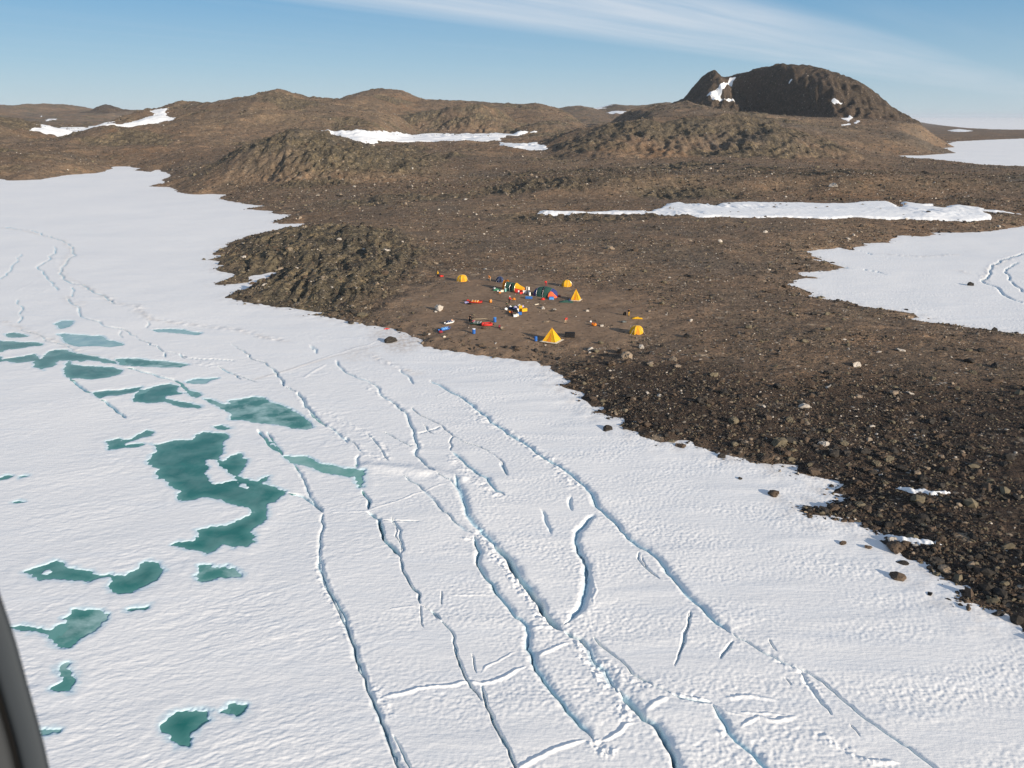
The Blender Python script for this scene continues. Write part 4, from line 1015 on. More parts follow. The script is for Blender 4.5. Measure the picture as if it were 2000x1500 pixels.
# ------------------------------------------------------------------ camp: mesh builder
class MB:
    def __init__(s): s.v = []; s.f = []

    def add(s, V, Fc):
        b = len(s.v); s.v += [tuple(q) for q in V]; s.f += [tuple(i + b for i in f) for f in Fc]; return s

    def grid(s, fn, nu, nv, closed=False):
        V = [fn(i / nu, j / nv) for j in range(nv + 1) for i in range(nu + (0 if closed else 1))]
        w = nu if closed else nu + 1
        Fc = [(j * w + i, j * w + (i + 1) % w, (j + 1) * w + (i + 1) % w, (j + 1) * w + i) for j in range(nv) for i in range(nu)]
        return s.add(V, Fc)

    def box(s, c, d, rz=0, bev=.04):
        bm = bmesh.new(); bmesh.ops.create_cube(bm, size=1)
        for v in bm.verts: v.co = Vector((v.co.x * d[0], v.co.y * d[1], v.co.z * d[2]))
        if bev: bmesh.ops.bevel(bm, geom=bm.edges[:], offset=bev * min(d), segments=2, affect='EDGES')
        bm.transform(Matrix.Translation(c) @ Matrix.Rotation(rz, 4, 'Z')); return s.bm(bm)

    def bm(s, bm):
        bm.verts.index_update(); s.add([v.co[:] for v in bm.verts], [[v.index for v in f.verts] for f in bm.faces]); bm.free(); return s

    def lathe(s, prof, c=(0, 0, 0), n=14):
        s.grid(lambda a, t: (0, 0, 0), 1, 1) if False else None
        V = []; Fc = []
        for (r, z) in prof:
            for i in range(n):
                a = 2 * math.pi * i / n; V.append((c[0] + r * math.cos(a), c[1] + r * math.sin(a), c[2] + z))
        for j in range(len(prof) - 1):
            for i in range(n): Fc.append((j * n + i, j * n + (i + 1) % n, (j + 1) * n + (i + 1) % n, (j + 1) * n + i))
        Fc.append(tuple(range(n))[::-1]); Fc.append(tuple((len(prof) - 1) * n + i for i in range(n)))
        return s.add(V, Fc)

    def tube(s, pts, r, n=6):
        pts = [Vector(p) for p in pts]; V = []; Fc = []
        for i, p in enumerate(pts):
            d = (pts[min(i + 1, len(pts) - 1)] - pts[max(i - 1, 0)]).normalized()
            a = d.cross(Vector((0, 0, 1))); a = a.normalized() if a.length > 1e-3 else Vector((1, 0, 0)); b = d.cross(a)
            rr = r[i] if isinstance(r, (list, tuple)) else r
            for k in range(n):
                t = 2 * math.pi * k / n; V.append(p + a * rr * math.cos(t) + b * rr * math.sin(t))
        for i in range(len(pts) - 1):
            for k in range(n): Fc.append((i * n + k, i * n + (k + 1) % n, (i + 1) * n + (k + 1) % n, (i + 1) * n + k))
        Fc.append(tuple(range(n))[::-1]); Fc.append(tuple((len(pts) - 1) * n + k for k in range(n)))
        return s.add(V, Fc)

    def blob(s, c, d, seed=0, rz=0, lump=.12):      # a soft stuffed shape
        g = random.Random(seed); bm = bmesh.new(); bmesh.ops.create_icosphere(bm, subdivisions=3, radius=1)
        o = [g.uniform(0, 9) for _ in range(3)]
        for v in bm.verts:
            q = v.co.copy(); e = .55
            q = Vector([math.copysign(abs(t) ** e, t) for t in q]) * .8
            q *= 1 + lump * math.sin(3 * q.x + o[0]) * math.sin(3.3 * q.y + o[1]) * math.cos(2.7 * q.z + o[2])
            v.co = Vector((q.x * d[0] / 2, q.y * d[1] / 2, q.z * d[2] / 2))
        bm.transform(Matrix.Translation(c) @ Matrix.Rotation(rz, 4, 'Z')); return s.bm(bm)

    def build(s, name, m, parent=None, smooth=False, fix=True):
        me = bpy.data.meshes.new(name); me.from_pydata(s.v, [], s.f); me.materials.append(m)
        if fix:
            bm = bmesh.new(); bm.from_mesh(me); bmesh.ops.recalc_face_normals(bm, faces=bm.faces[:]); bm.to_mesh(me); bm.free()
        if smooth: me.polygons.foreach_set('use_smooth', [True] * len(me.polygons))
        me.update(); return link(name, me, parent)


def thing(name, p, label, cat, rz=0, group=None):
    o = bpy.data.objects.new(name, None); COL.objects.link(o); o.empty_display_size = .3
    o.location = p; o.rotation_euler = (0, 0, rz)
    return tag(o, label, cat, group)


def dome_tent(p, w, h, rz, label, fabric='yellow', door='orange'):
    t = thing('dome_tent', p, label, 'tent', rz, 'dome tents')
    R0 = w / 2

    def surf(a, q, off=0):
        th = 2 * math.pi * a; seg = (th % (math.pi / 3)) - math.pi / 6
        r = R0 * (math.cos(math.pi / 6) / math.cos(seg)) ** .8
        ph = q * math.pi / 2
        rr = (r + off) * math.cos(ph) ** .85 if ph < math.pi / 2 - 1e-6 else 0
        sag = 1 - .05 * math.cos(seg * 6) * math.sin(2 * ph)
        return (rr * sag * math.cos(th), rr * sag * math.sin(th), (h + off) * math.sin(ph) ** .9 - .03)
    MB().grid(surf, 36, 10, True).build('canopy', M[fabric], t, True)
    for k in range(3):
        a0 = (k / 6 + 1 / 12 * 0)
        pts = [surf(a0, q / 8, .015) for q in range(9)] + [surf(a0 + .5, (8 - q) / 8, .015) for q in range(1, 9)]
        MB().tube(pts, .022, 5).build('pole', M['metal'], t)
    MB().grid(lambda u, v: surf(-.25 + (u - .5) * .10 * (1 - .75 * v), .04 + .6 * v, .03), 6, 6).build('door', M[door], t)
    for k in range(4):
        a = R(45 + 90 * k); q = surf((45 + 90 * k) / 360, .45, 0)
        MB().tube([q, (math.cos(a) * R0 * 1.6, math.sin(a) * R0 * 1.6, 0)], .012, 4).build('guy_line', M['white'], t)
    return t


def pyramid_tent(p, w, h, rz, label):
    t = thing('pyramid_tent', p, label, 'tent', rz, 'pyramid tents')
    W = w / 2

    def side(k, off=0):
        c = [(W, -W), (W, W), (-W, W), (-W, -W)]
        a, b = c[k], c[(k + 1) % 4]

        def f(u, v):
            s = (1 - v) + .04 * v; sag = 1 - .07 * math.sin(math.pi * u) * math.sin(math.pi * min(v * 1.1, 1))
            x = (a[0] + (b[0] - a[0]) * u) * s * sag; y = (a[1] + (b[1] - a[1]) * u) * s * sag
            return (x * (1 + off), y * (1 + off), h * v + off * .3)
        return f
    m = MB()
    for k in range(4): m.grid(side(k), 8, 10)
    m.build('canopy', M['yellow'], t, False)
    # the cloth valance lying on the ground round the tent
    V = MB()
    c = [(W, -W), (W, W), (-W, W), (-W, -W)]
    for k in range(4):
        a, b = c[k], c[(k + 1) % 4]
        V.grid(lambda u, v, a=a, b=b: ((a[0] + (b[0] - a[0]) * u) * (.97 + .36 * v), (a[1] + (b[1] - a[1]) * u) * (.97 + .36 * v), .07 * (1 - v) + .035 + .012 * math.sin(u * 21)), 10, 2)
    V.build('valance', M['cream'], t)
    for sx, sy in c:
        MB().tube([(sx * 1.015, sy * 1.015, 0), (0, 0, h + .12)], .035, 6).build('pole', M['yellow'], t)
    f = side(3, .03)
    MB().grid(lambda u, v: f(.28 + .44 * u * 1.0 if False else .5 + (u - .5) * .34 * (1 - .6 * v), .03 + .62 * v), 5, 5).build('door', M['orange'], t)
    MB().lathe([(.05, 0), (.07, .05), (.05, .16), (.02, .2)], (0, 0, h + .02), 8).build('vent', M['orange'], t)
    return t


def barrel(p, s, label, fab, cat='barrel', lid='white', group=None):
    t = thing('storage_barrel', p, label, cat, 0, group)
    MB().lathe([(.27 * s, 0), (.30 * s, .04 * s), (.30 * s, .25 * s), (.315 * s, .28 * s), (.30 * s, .31 * s), (.30 * s, .6 * s), (.315 * s, .63 * s), (.30 * s, .66 * s), (.28 * s, .86 * s)]).build('body', M[fab], t)
    MB().lathe([(.30 * s, .86 * s), (.30 * s, .93 * s), (.26 * s, .96 * s)]).build('lid', M[lid], t)
    return t


def crate(p, d, rz, label, fab, lid=None, cat='box', group=None):
    t = thing('equipment_box', p, label, cat, rz, group)
    MB().box((0, 0, d[2] * .42), (d[0], d[1], d[2] * .84)).build('body', M[fab], t)
    MB().box((0, 0, d[2] * .92), (d[0] * 1.04, d[1] * 1.04, d[2] * .15)).build('lid', M[lid or fab], t)
    for sx in (-1, 1): MB().tube([(sx * d[0] * .53, -d[1] * .15, d[2] * .55), (sx * d[0] * .58, 0, d[2] * .55), (sx * d[0] * .53, d[1] * .15, d[2] * .55)], .02, 5).build('handle', M['black'], t)
    return t


def duffel(p, d, rz, label, fab, cat='bag', strap='black', group=None):
    t = thing('kit_bag', p, label, cat, rz, group)
    MB().blob((0, 0, d[2] * .42), d, hash(label) % 99, 0, .22).build('body', M[fab], t, True)
    for sx in (-.25, .25):
        MB().tube([(sx * d[0], math.cos(a) * d[1] * .43, d[2] * .42 + math.sin(a) * d[2] * .45) for a in np.linspace(-.3, math.pi + .3, 9)], .03, 5).build('strap', M[strap], t)
    return t


def sack(p, d, rz, label, fab, group=None):
    t = thing('sack', p, label, 'sack', rz, group)
    MB().blob((0, 0, d[2] * .42), d, len(label), 0, .3).build('body', M[fab], t, True)
    MB().tube([(0, 0, d[2] * .78), (.02, .01, d[2] * .95), (.05, 0, d[2] * 1.1)], [.12 * d[0], .06 * d[0], .11 * d[0]], 8).build('neck', M[fab], t, True)
    return t


def sledge(p, L, w, rz, label, hull, load=None, tarp=None):
    t = thing('cargo_sledge', p, label, 'sledge', rz)
    def f(u, v):
        x = (u - .5) * L; a = (v - .5) * math.pi
        tip = 1 - .55 * max(0, (u - .78) / .22) ** 2 - .2 * max(0, (.1 - u) / .1) ** 2
        lift = .22 * max(0, (u - .72) / .28) ** 2
        return (x, math.sin(a) * w / 2 * tip, .04 + lift + .28 * (1 - math.cos(a)) ** 1.5)
    MB().grid(f, 16, 10).build('hull', M[hull], t, True)
    MB().tube([(( u - .5) * L, w / 2 * (1 - .55 * max(0, (u - .78) / .22) ** 2) , .33 + .22 * max(0, (u - .72) / .28) ** 2) for u in np.linspace(0.02, .98, 14)] , .05, 6).tube([((u - .5) * L, -w / 2 * (1 - .55 * max(0, (u - .78) / .22) ** 2), .33 + .22 * max(0, (u - .72) / .28) ** 2) for u in np.linspace(.02, .98, 14)], .05, 6).build('rim', M[hull], t)
    if tarp:
        MB().blob((-.06 * L, 0, .42), (L * .72, w * .92, .62), 3, 0, .25).build('load_cover', M[tarp], t, True)
        for sx in (-.22, 0.0, .18): MB().tube([(sx * L, math.cos(a) * w * .46, .40 + .34 * math.sin(a)) for a in np.linspace(-.2, math.pi + .2, 9)], .025, 5).build('lashing', M['white'], t)
    return t


def tarpaulin(p, d, rz, label, fab, cat='tarpaulin'):
    o = MB().grid(lambda u, v: ((u - .5) * d[0] * (1 + .1 * math.sin(7 * v)), (v - .5) * d[1] * (1 + .12 * math.sin(5 * u + 1)),
                 .03 + d[2] * (math.sin(math.pi * u) * math.sin(math.pi * v)) ** .6 * (.7 + .3 * math.sin(11 * u + 3 * v) * math.cos(9 * v)) ), 18, 14).build('tarpaulin', M[fab], None, True)
    o.location = p; o.rotation_euler = (0, 0, rz)
    return tag(o, label, cat)


# ---- people ------------------------------------------------------------
def skin_mesh(verts, edges, radii, root=0, sub=1):
    me = bpy.data.meshes.new('body'); me.from_pydata(verts, edges, []); o = bpy.data.objects.new('body', me); COL.objects.link(o)
    o.modifiers.new('Skin', 'SKIN'); sm = o.modifiers.new('Sub', 'SUBSURF'); sm.levels = sub; sm.render_levels = sub
    sv = me.skin_vertices[0].data
    for i, r in enumerate(radii): sv[i].radius = (r, r) if not isinstance(r, tuple) else r
    sv[root].use_root = True
    dg = bpy.context.evaluated_depsgraph_get(); dg.update()
    new = bpy.data.meshes.new_from_object(o.evaluated_get(dg)); bpy.data.objects.remove(o); bpy.data.meshes.remove(me)
    new.polygons.foreach_set('use_smooth', [True] * len(new.polygons))
    return new


def chain(V, E, Rr, start, pts):
    a = start; ids = []
    for (q, r) in pts:
        V.append(q); Rr.append(r); E.append((a, len(V) - 1)); a = len(V) - 1; ids.append(a)
    return ids


def pose(bend=0.0, arm=0.2):
    """joints of a standing figure facing -y, bent forward at the hips by `bend` radians"""
    def up(q):
        x, y, z = q; dz = z - .95
        return (x, y * math.cos(bend) - dz * math.sin(bend), .95 + y * math.sin(bend) + dz * math.cos(bend)) if z > .95 else q
    J = dict(pel=(0, 0, .95), bel=up((0, 0, 1.08)), chest=up((0, .01, 1.28)), neck=up((0, 0, 1.47)), chin=up((0, -.02, 1.56)), head=up((0, -.015, 1.65)), crown=up((0, 0, 1.75)))
    for s, n in ((1, 'l'), (-1, 'r')):
        J['sh' + n] = up((.19 * s, .01, 1.41)); J['el' + n] = up((.27 * s, -.02 - arm * .35, 1.14)); J['wr' + n] = up((.25 * s, -.10 - arm * .8, .98 + arm * .22)); J['pa' + n] = up((.245 * s, -.12 - arm * .95, .93 + arm * .22))
        J['hip' + n] = (.10 * s, 0, .90); J['kn' + n] = (.12 * s, -.03 - .05 * s, .49); J['an' + n] = (.13 * s, .03 - .06 * s, .09); J['to' + n] = (.14 * s, -.13 - .06 * s, .04)
    return J


def figure_meshes(J):
    V = [J['pel']]; Rr = [.13]; E = []
    t = chain(V, E, Rr, 0, [(J['bel'], .125), (J['chest'], .145), (J['neck'], .06), (J['chin'], .08), (J['head'], .095), (J['crown'], .06)])
    hd = Vector(J['head']); ch = Vector(J['chin']); fw = Vector((0, -1, 0))
    chain(V, E, Rr, t[4], [(tuple(hd + fw * .10 + Vector((0, 0, -.02))), .02)])           # nose
    for s in (1, -1): chain(V, E, Rr, t[4], [(tuple(hd + Vector((.09 * s, .02, -.01))), .022)])  # ears
    for n, s in (('l', 1), ('r', -1)):
        a = chain(V, E, Rr, t[1], [(J['sh' + n], .07), (J['el' + n], .048), (J['wr' + n], .032), (J['pa' + n], .04)])
        pa = Vector(J['pa' + n]); d = (pa - Vector(J['wr' + n])).normalized()
        sd_ = Vector((s, 0, 0)).cross(d).normalized()
        for k in range(4):                                                                 # four fingers, unequal and curled
            o = pa + sd_ * (.012 * (k - 1.5) * 1.7) + d * .03; L = (.062, .074, .07, .055)[k]
            chain(V, E, Rr, a[3], [(tuple(o), .0095), (tuple(o + d * L * .55 + fw * .012), .009), (tuple(o + d * L * .9 + fw * .035), .008)])
        o = pa + sd_ * .045; chain(V, E, Rr, a[2], [(tuple(o - d * .01), .011), (tuple(o + sd_ * .02 + d * .03), .010)])   # thumb
        chain(V, E, Rr, 0, [(J['hip' + n], .10), (J['kn' + n], .06), (J['an' + n], .042), (J['to' + n], .04)])
    body = skin_mesh(V, E, Rr)
    V = [J['bel']]; Rr = [.16]; E = []
    c = chain(V, E, Rr, 0, [(J['chest'], .18), (tuple(Vector(J['neck']) * .8 + Vector(J['chest']) * .2), .105)])
    V.append(J['pel']); Rr.append(.17); E.append((0, len(V) - 1))
    for n in 'lr': chain(V, E, Rr, c[0], [(J['sh' + n], .10), (J['el' + n], .075), (tuple(Vector(J['wr' + n]) * .9 + Vector(J['el' + n]) * .1), .058)])
    jac = skin_mesh(V, E, Rr)
    V = [J['pel']]; Rr = [.155]; E = []
    for n in 'lr': chain(V, E, Rr, 0, [(J['hip' + n], .125), (J['kn' + n], .088), (tuple(Vector(J['an' + n]) + Vector((0, 0, .03))), .075)])
    tro = skin_mesh(V, E, Rr)
    m = MB(); hq = hd + Vector((0, .015, .035))
    m.lathe([(.112, -.05), (.118, 0), (.105, .06), (.06, .105), (.012, .12)], tuple(hq), 14)
    hat = bpy.data.meshes.new('hat'); hat.from_pydata(m.v, [], m.f); hat.polygons.foreach_set('use_smooth', [True] * len(hat.polygons))
    b = MB()
    for n in 'lr':
        an, to = Vector(J['an' + n]), Vector(J['to' + n])
        b.blob(tuple((an + to) / 2 + Vector((0, .02, .0))), (.13, .34, .15), 1, 0, .05)
    boot = bpy.data.meshes.new('boots'); boot.from_pydata(b.v, [], b.f); boot.polygons.foreach_set('use_smooth', [True] * len(boot.polygons))
    e = MB()
    for s in (1, -1): e.blob(tuple(hd + fw * .092 + Vector((.033 * s, 0, .012))), (.026, .012, .016), 1, 0, 0)
    eye = bpy.data.meshes.new('eyes'); eye.from_pydata(e.v, [], e.f)
    body.materials.append(M['skin']); eye.materials.append(M['black'])
    return dict(body=body, jacket=jac, trousers=tro, hat=hat, boots=boot, eyes=eye)


FIG = [figure_meshes(pose(0.05, .15)), figure_meshes(pose(.75, .3)), figure_meshes(pose(.2, .6))]


def person(p, k, rz, label, jacket, trousers, hat):
    t = thing('person', p, label, 'person', rz, 'people in the camp')
    fg = FIG[k]
    link('body', fg['body'], t)
    for nm, c in (('jacket', jacket), ('trousers', trousers), ('hat', hat), ('boots', 'black')):
        me = fg[nm].copy(); me.materials.clear(); me.materials.append(M[c]); link(nm, me, t)
    link('eyes', fg['eyes'], t)
    return t


# ---- the camp ------------------------------------------------------------
dome_tent(atd(902, 550, 0, 1), 3.0, 1.75, R(20), 'yellow dome tent at the far left of the camp, apart from the others')
dome_tent(atd(1107, 561, 0, 1), 2.6, 1.7, R(50), 'yellow dome tent at the back right, behind the upper pyramid tent')
dome_tent(atd(1244, 655, 0, 1), 2.9, 1.75, R(5), 'yellow dome tent at the right end of the camp, nearest the dark rubble')
dome_tent(atd(976, 552, 0, 1), 2.1, 1.5, R(10), 'dark navy dome tent behind the yellow and green tunnel tent', 'navy', 'black')
pyramid_tent(atd(1078, 668, 0, .6), 2.9, 2.55, R(-28), 'large yellow pyramid tent nearest the ice, beside a blue barrel')
pyramid_tent(atd(1125, 587, 0, .6), 2.1, 2.5, R(-18), 'narrow yellow pyramid tent right of the dark green dome tent')

# tunnel tent
A, B = at(985, 566), at(1023, 571)
ctr = (A + B) / 2; ax = (B - A); tl = ax.length; rz = math.atan2(ax.y, ax.x)
t = thing('tunnel_tent', ctr, 'yellow and dark green tunnel tent with an open black doorway', 'tent', rz)


def tun(x0, x1, h0, h1, w0, w1):
    def f(u, v):
        x = x0 + (x1 - x0) * u; h = h0 + (h1 - h0) * u; w = w0 + (w1 - w0) * u; a = math.pi * v
        sag = 1 - .04 * math.sin(math.pi * u)
        return (x, -math.cos(a) * w / 2 * sag, h * math.sin(a) ** .75 * sag)
    return f


hl = tl / 2
MB().grid(tun(-hl, -hl + .95, 2.55, 2.75, 1.9, 2.5), 5, 14).build('porch', M['orange'], t, True)
MB().grid(lambda u, v: (-hl + .02, math.cos(math.pi * v) * .95 * -1 * u, 2.55 * u * math.sin(math.pi * v) ** .75), 4, 12).build('end_panel', M['orange'], t)
MB().grid(tun(-hl + .93, hl - 2.15, 2.25, 2.1, 2.3, 2.3), 6, 14).build('body', M['green'], t, True)
f = tun(-hl + .93, hl - 2.15, 2.29, 2.14, 2.36, 2.36)
MB().grid(lambda u, v: f(.42 + .3 * u, .02 + .30 * v), 4, 6).build('door', M['black'], t)
MB().grid(tun(hl - 2.2, hl, 2.2, 1.3, 2.4, 1.4), 8, 14).build('vestibule', M['yellow'], t, True)
MB().grid(lambda u, v: (hl - .02, -math.cos(math.pi * v) * .7 * u, 1.3 * u * math.sin(math.pi * v) ** .75), 4, 10).build('end_flap', M['orange'], t)
f2 = tun(hl - 2.2, hl, 2.24, 1.35, 2.46, 1.46)
MB().grid(lambda u, v: f2(.1 + .9 * u, .0 + .13 * v), 6, 3).build('skirt', M['red'], t)
for q in (0.0, .5, 1.0):
    f3 = tun(-hl + .93, hl - 2.15, 2.28, 2.13, 2.35, 2.35)
    MB().tube([f3(q, v / 14) for v in range(15)], .03, 5).build('pole', M['metal'], t)

# big mess tent
A, B = at(1043, 577), at(1089, 582)
ctr = (A + B) / 2; ax = (B - A); tl = ax.length; rz = math.atan2(ax.y, ax.x)
t = thing('mess_tent', ctr + Vector((0, .8, 0)), 'large dark green dome tent with blue ends and an orange-red porch', 'tent', rz)
hl = tl / 2


def mess(a0, a1, off=0):
    def f(u, v):
        th = math.pi * (a0 + (a1 - a0) * u); x = -math.cos(th) * (hl * .97 + off); k = math.sin(th) ** .62
        a = math.pi * v
        return (x, -math.cos(a) * (1.75 + off) * k, (2.35 + off) * k * math.sin(a) ** .8 - .02)
    return f


MB().grid(mess(.30, .70), 10, 16).build('body', M['green'], t, True)
MB().grid(mess(.0, .302), 10, 16).build('end_panel', M['endblue'], t, True)
MB().grid(mess(.698, 1.0), 10, 16).build('end_panel', M['endblue'], t, True)
f = mess(.30, .70, .04)
MB().grid(lambda u, v: f(.42 + .14 * u, .06 + .34 * v), 4, 6).build('door', M['black'], t)
MB().grid(lambda u, v: (hl * .48 + 1.75 * u, -1.95 + .75 * u + 1.2 * v, 1.75 * (1 - .45 * u) * (1 - (2 * v - 1) ** 2) ** .7 * math.sin(math.pi * (.12 + .88 * u) ** .8) ** .6 + .02), 8, 10).build('porch', M['flame'], t, True)
MB().grid(lambda u, v: (hl * .52 + 1.3 * u, -1.62 + .45 * u - .03, .02 + .28 * v), 5, 2).build('skirt', M['red'], t)
for q in (.30, .5, .70):
    f = mess(0, 1, .03); MB().tube([f(q, v / 14) for v in range(15)], .03, 5).build('pole', M['metal'], t)

person(at(918.5, 629), 0, R(-30), 'person in dark clothes standing at the loaded green sledge', 'black', 'black', 'black')
person(at(990, 603), 0, R(-60), 'person in dark olive clothes standing at the heap of boxes', 'olive', 'black', 'black')
person(at(994.5, 592), 2, R(80), 'person in a red jacket and dark trousers, walking mid-camp', 'red', 'black', 'white')
person(at(1066.4, 559.5), 1, R(200), 'person in red bending down behind the dark green dome tent', 'red', 'maroon', 'black')
person(at(1228, 617.5), 0, R(-70), 'person in a black top and yellow trousers by the yellow tarpaulin', 'black', 'yellow', 'black')
person(at(1104, 632), 1, R(40), 'person in red and brown stooping between the pyramid tent and the kit', 'red', 'tan', 'maroon')
person(at(855, 541), 0, R(150), 'person in a yellow top and black trousers at the far left of camp', 'yellow', 'black', 'yellow')
person(at(957, 549), 1, R(-40), 'person in an orange jacket crouching left of the navy tent', 'orange', 'tan', 'orange')

duffel(at(862, 540), (1.3, .7, .6), R(15), 'red kit bag beside the person in the yellow top', 'red')
tarpaulin(at(970, 567), (1.9, 1.3, .55), R(10), 'crumpled green and pale net at the left foot of the tunnel tent', 'netgreen', 'net')
crate(at(980, 570), (.8, .5, .5), R(30), 'cream box between the green net and the tunnel tent', 'cream')
sack(at(966, 565), (.6, .5, .5), 0, 'small pale sack lying on the green net heap', 'white')
sack(at(972.5, 569.5), (.55, .45, .4), 1, 'pale sack in front of the green net heap', 'white')
barrel(at(987, 569.5), .85, 'pale teal canister standing at the left end of the tunnel tent', 'teal')
crate(at(976.5, 572.5), (.5, .4, .45), 0, 'small orange and white box in front of the cream box', 'orange', 'white')
crate(at(1013, 573), (.35, .35, .75), 0, 'narrow white box under the yellow vestibule', 'white')
crate(at(1018, 574), (.8, .5, .5), R(10), 'red box under the yellow vestibule', 'red')
for (u, v, lab) in ((1022.5, 573, 'white drum at the tip of the yellow vestibule'), (1026.5, 573, 'white drum second from the tip of the yellow vestibule'), (1029, 566, 'white drum at the back of the row between the two big tents'),
                    (1032.5, 566.5, 'white drum at the back right, between the two big tents'), (1033, 573.5, 'white drum in the front pair by the dark green tent'), (1034.5, 577, 'white drum nearest the camera beside the dark green tent')):
    barrel(at(u, v), .85, lab, 'white', 'drum', 'cream', 'white drums between the big tents')
duffel(at(1037, 575), (.9, .6, .5), .4, 'black bag behind the nearest white drum', 'black')
duffel(at(1044, 577.5), (1.1, .7, .6), .2, 'blue and red bag at the left end of the dark green tent', 'navy', 'bag', 'red')
duffel(at(1045.5, 573.5), (.7, .5, .5), 1.2, 'maroon bag against the left end of the dark green tent', 'maroon')
crate(at(1033, 583.5), (1.6, .65, .5), R(-12), 'long blue case with a white strap, in front of the white drums', 'blue', 'skyblue', 'case')
duffel(at(1060.5, 586), (1.2, .65, .6), R(35), 'bright red bag in front of the dark green tent', 'red')
crate(at(1077, 585), (1.15, .7, .65), R(5), 'bright blue box before the orange porch of the dark green tent', 'skyblue', 'blue')
duffel(at(1092, 580), (1.0, .6, .5), .3, 'maroon bag right of the orange porch', 'maroon')
tarpaulin(at(1106, 590), (3.2, 1.6, .5), R(-8), 'dark green ground cloth lying left of the narrow pyramid tent', 'green')
tarpaulin(at(1113, 587), (1.2, .9, .5), R(20), 'blue-grey cloth heap touching the narrow pyramid tent', 'navy')
crate(at(1048, 595), (1.2, .2, .15), R(40), 'pale plank-shaped case lying on sand below the blue case', 'cream')

# orange bag, kit heaps
duffel(at(1003.5, 586), (1.1, .9, .7), .5, 'round orange bag beside the person in the red jacket', 'orange')
duffel(at(958, 591), (.9, .7, .9), .8, 'orange and cream bag standing left of the camp centre', 'orange', 'bag', 'cream')
sledge(at(929, 592), 3.4, 1.2, R(-14), 'red cargo sledge loaded with orange bags at centre left', 'red', None, 'orange')
duffel(at(914, 589), (.9, .6, .6), .3, 'red bag at the left end of the red and orange sledge', 'red')
duffel(at(911, 593), (1.3, .8, .6), -.2, 'lilac blue bag in front of the red and orange sledge', 'lilac')
duffel(at(917.5, 594.5), (1.0, .7, .5), .2, 'black bag in the shadow of the red and orange sledge', 'black')
duffel(at(939, 590), (.9, .6, .5), .9, 'maroon bag at the right end of the red and orange sledge', 'maroon')
for (u, v, d, a, fab, lab, kind) in [
    (998, 604, (1.2, .8, .7), .2, 'navy', 'navy bag at the left of the central kit heap', 'd'),
    (1005, 606, (1.2, .9, .7), -.2, 'navy', 'navy bag in the middle of the central kit heap', 'd'),
    (997, 600.5, (.7, .5, .45), .3, 'white', 'white sack at the back left of the central kit heap', 's'),
    (1006, 601.5, (.9, .6, .5), .1, 'lilac', 'lilac sack at the back of the central kit heap', 's'),
    (1010, 604.5, (.7, .6, .5), .5, 'lilac', 'lilac sack right of the navy bags in the kit heap', 's'),
    (1014, 598.5, (.9, .6, .5), .3, 'white', 'white sack behind the yellow boxes', 's'),
    (1021, 600, (.6, .5, .5), .3, 'lilac', 'lilac sack behind the right yellow box', 's'),
    (1016.5, 607, (.75, .75, 1.25), R(10), 'yellow', 'tall yellow box at the right of the kit heap', 'c'),
    (1023.5, 608, (1.3, .75, .7), R(25), 'yellow', 'low yellow box rightmost in the kit heap', 'c'),
    (1007, 611, (1.5, .9, .8), .1, 'black', 'large black bag in front of the navy bags', 'd'),
    (1011.5, 608.5, (.4, .4, .7), .1, 'white', 'small white box beside the tall yellow box', 'c'),
    (995.5, 610.5, (.7, .5, .5), .3, 'orange', 'orange bag at the front left of the kit heap', 'd'),
    (1000, 613, (.8, .6, .6), .3, 'red', 'red bag at the front of the kit heap', 'd'),
    (1015, 614.5, (.9, .6, .6), .2, 'blue', 'blue box at the front right of the kit heap', 'c'),
    (1006, 618.5, (.8, .55, .5), .3, 'white', 'white box in front of the kit heap, left one', 'c'),
    (1010.5, 617.5, (.6, .5, .55), .1, 'cream', 'cream box in front of the kit heap, right one', 'c'),
    (988, 605.5, (.8, .7, .6), .1, 'white', 'white round sack left of the kit heap', 's'),
    (1003, 598.5, (1.6, .6, .3), .1, 'olive', 'olive bag behind the navy bags', 'd')]:
    if kind == 'd': duffel(at(u, v), d, a, lab, fab)
    elif kind == 's': sack(at(u, v), d, a, lab, fab)
    else: crate(at(u, v), d, a, lab, fab)
# lower left
sledge(at(934, 634), 3.6, 1.3, R(-16), 'long green cargo sledge with a lashed cover and bamboo poles', 'green', None, 'grey')
tp = thing('pole_bundle', at(938, 628), 'bundle of tan bamboo poles lying along the green sledge', 'poles', R(-6))
for k in range(5): MB().tube([(-1.9 + .1 * k, -.2 + .12 * k, .5 + .03 * (k % 2)), (1.7 - .15 * k, .1 * k, .62)], .035, 6).build('pole', M['tan'], tp)
crate(at(925, 633), (.3, .9, .8), R(-12), 'pink panel standing at the left end of the green sledge', 'pink', None, 'panel')
t = thing('sledge_frame', at(951, 636), 'bright red rectangular inflatable tray lying tilted on the sand', 'sledge', R(16))
MB().tube([(-.95, -.55, .3), (.95, -.55, .3), (1.05, 0, .36), (.95, .55, .42), (-.95, .55, .42), (-1.05, 0, .36), (-.95, -.55, .3)], .24, 10).build('rim', M['red'], t, True)
MB().box((0, 0, .18), (1.8, 1.0, .1)).build('floor', M['red'], t)
MB().blob((0, .05, .34), (1.0, .45, .3), 4).build('load', M['grey'], t, True)
duffel(at(921, 627.5), (1.5, 1.0, 1.0), .4, 'black bag standing behind the green sledge', 'black')
barrel(at(966.5, 629), 1.1, 'blue barrel beyond the red tray', 'blue', 'barrel', 'skyblue')
barrel(at(925.5, 651.5), 1.15, 'lone blue barrel with a white lid below the green sledge', 'blue', 'barrel', 'white')
barrel(at(1046.5, 666.5), 1.0, 'blue barrel left of the large pyramid tent', 'blue', 'barrel', 'blue')
crate(at(975.5, 641), (.35, .35, .7), .2, 'small maroon box beside the upright tan stone', 'maroon')
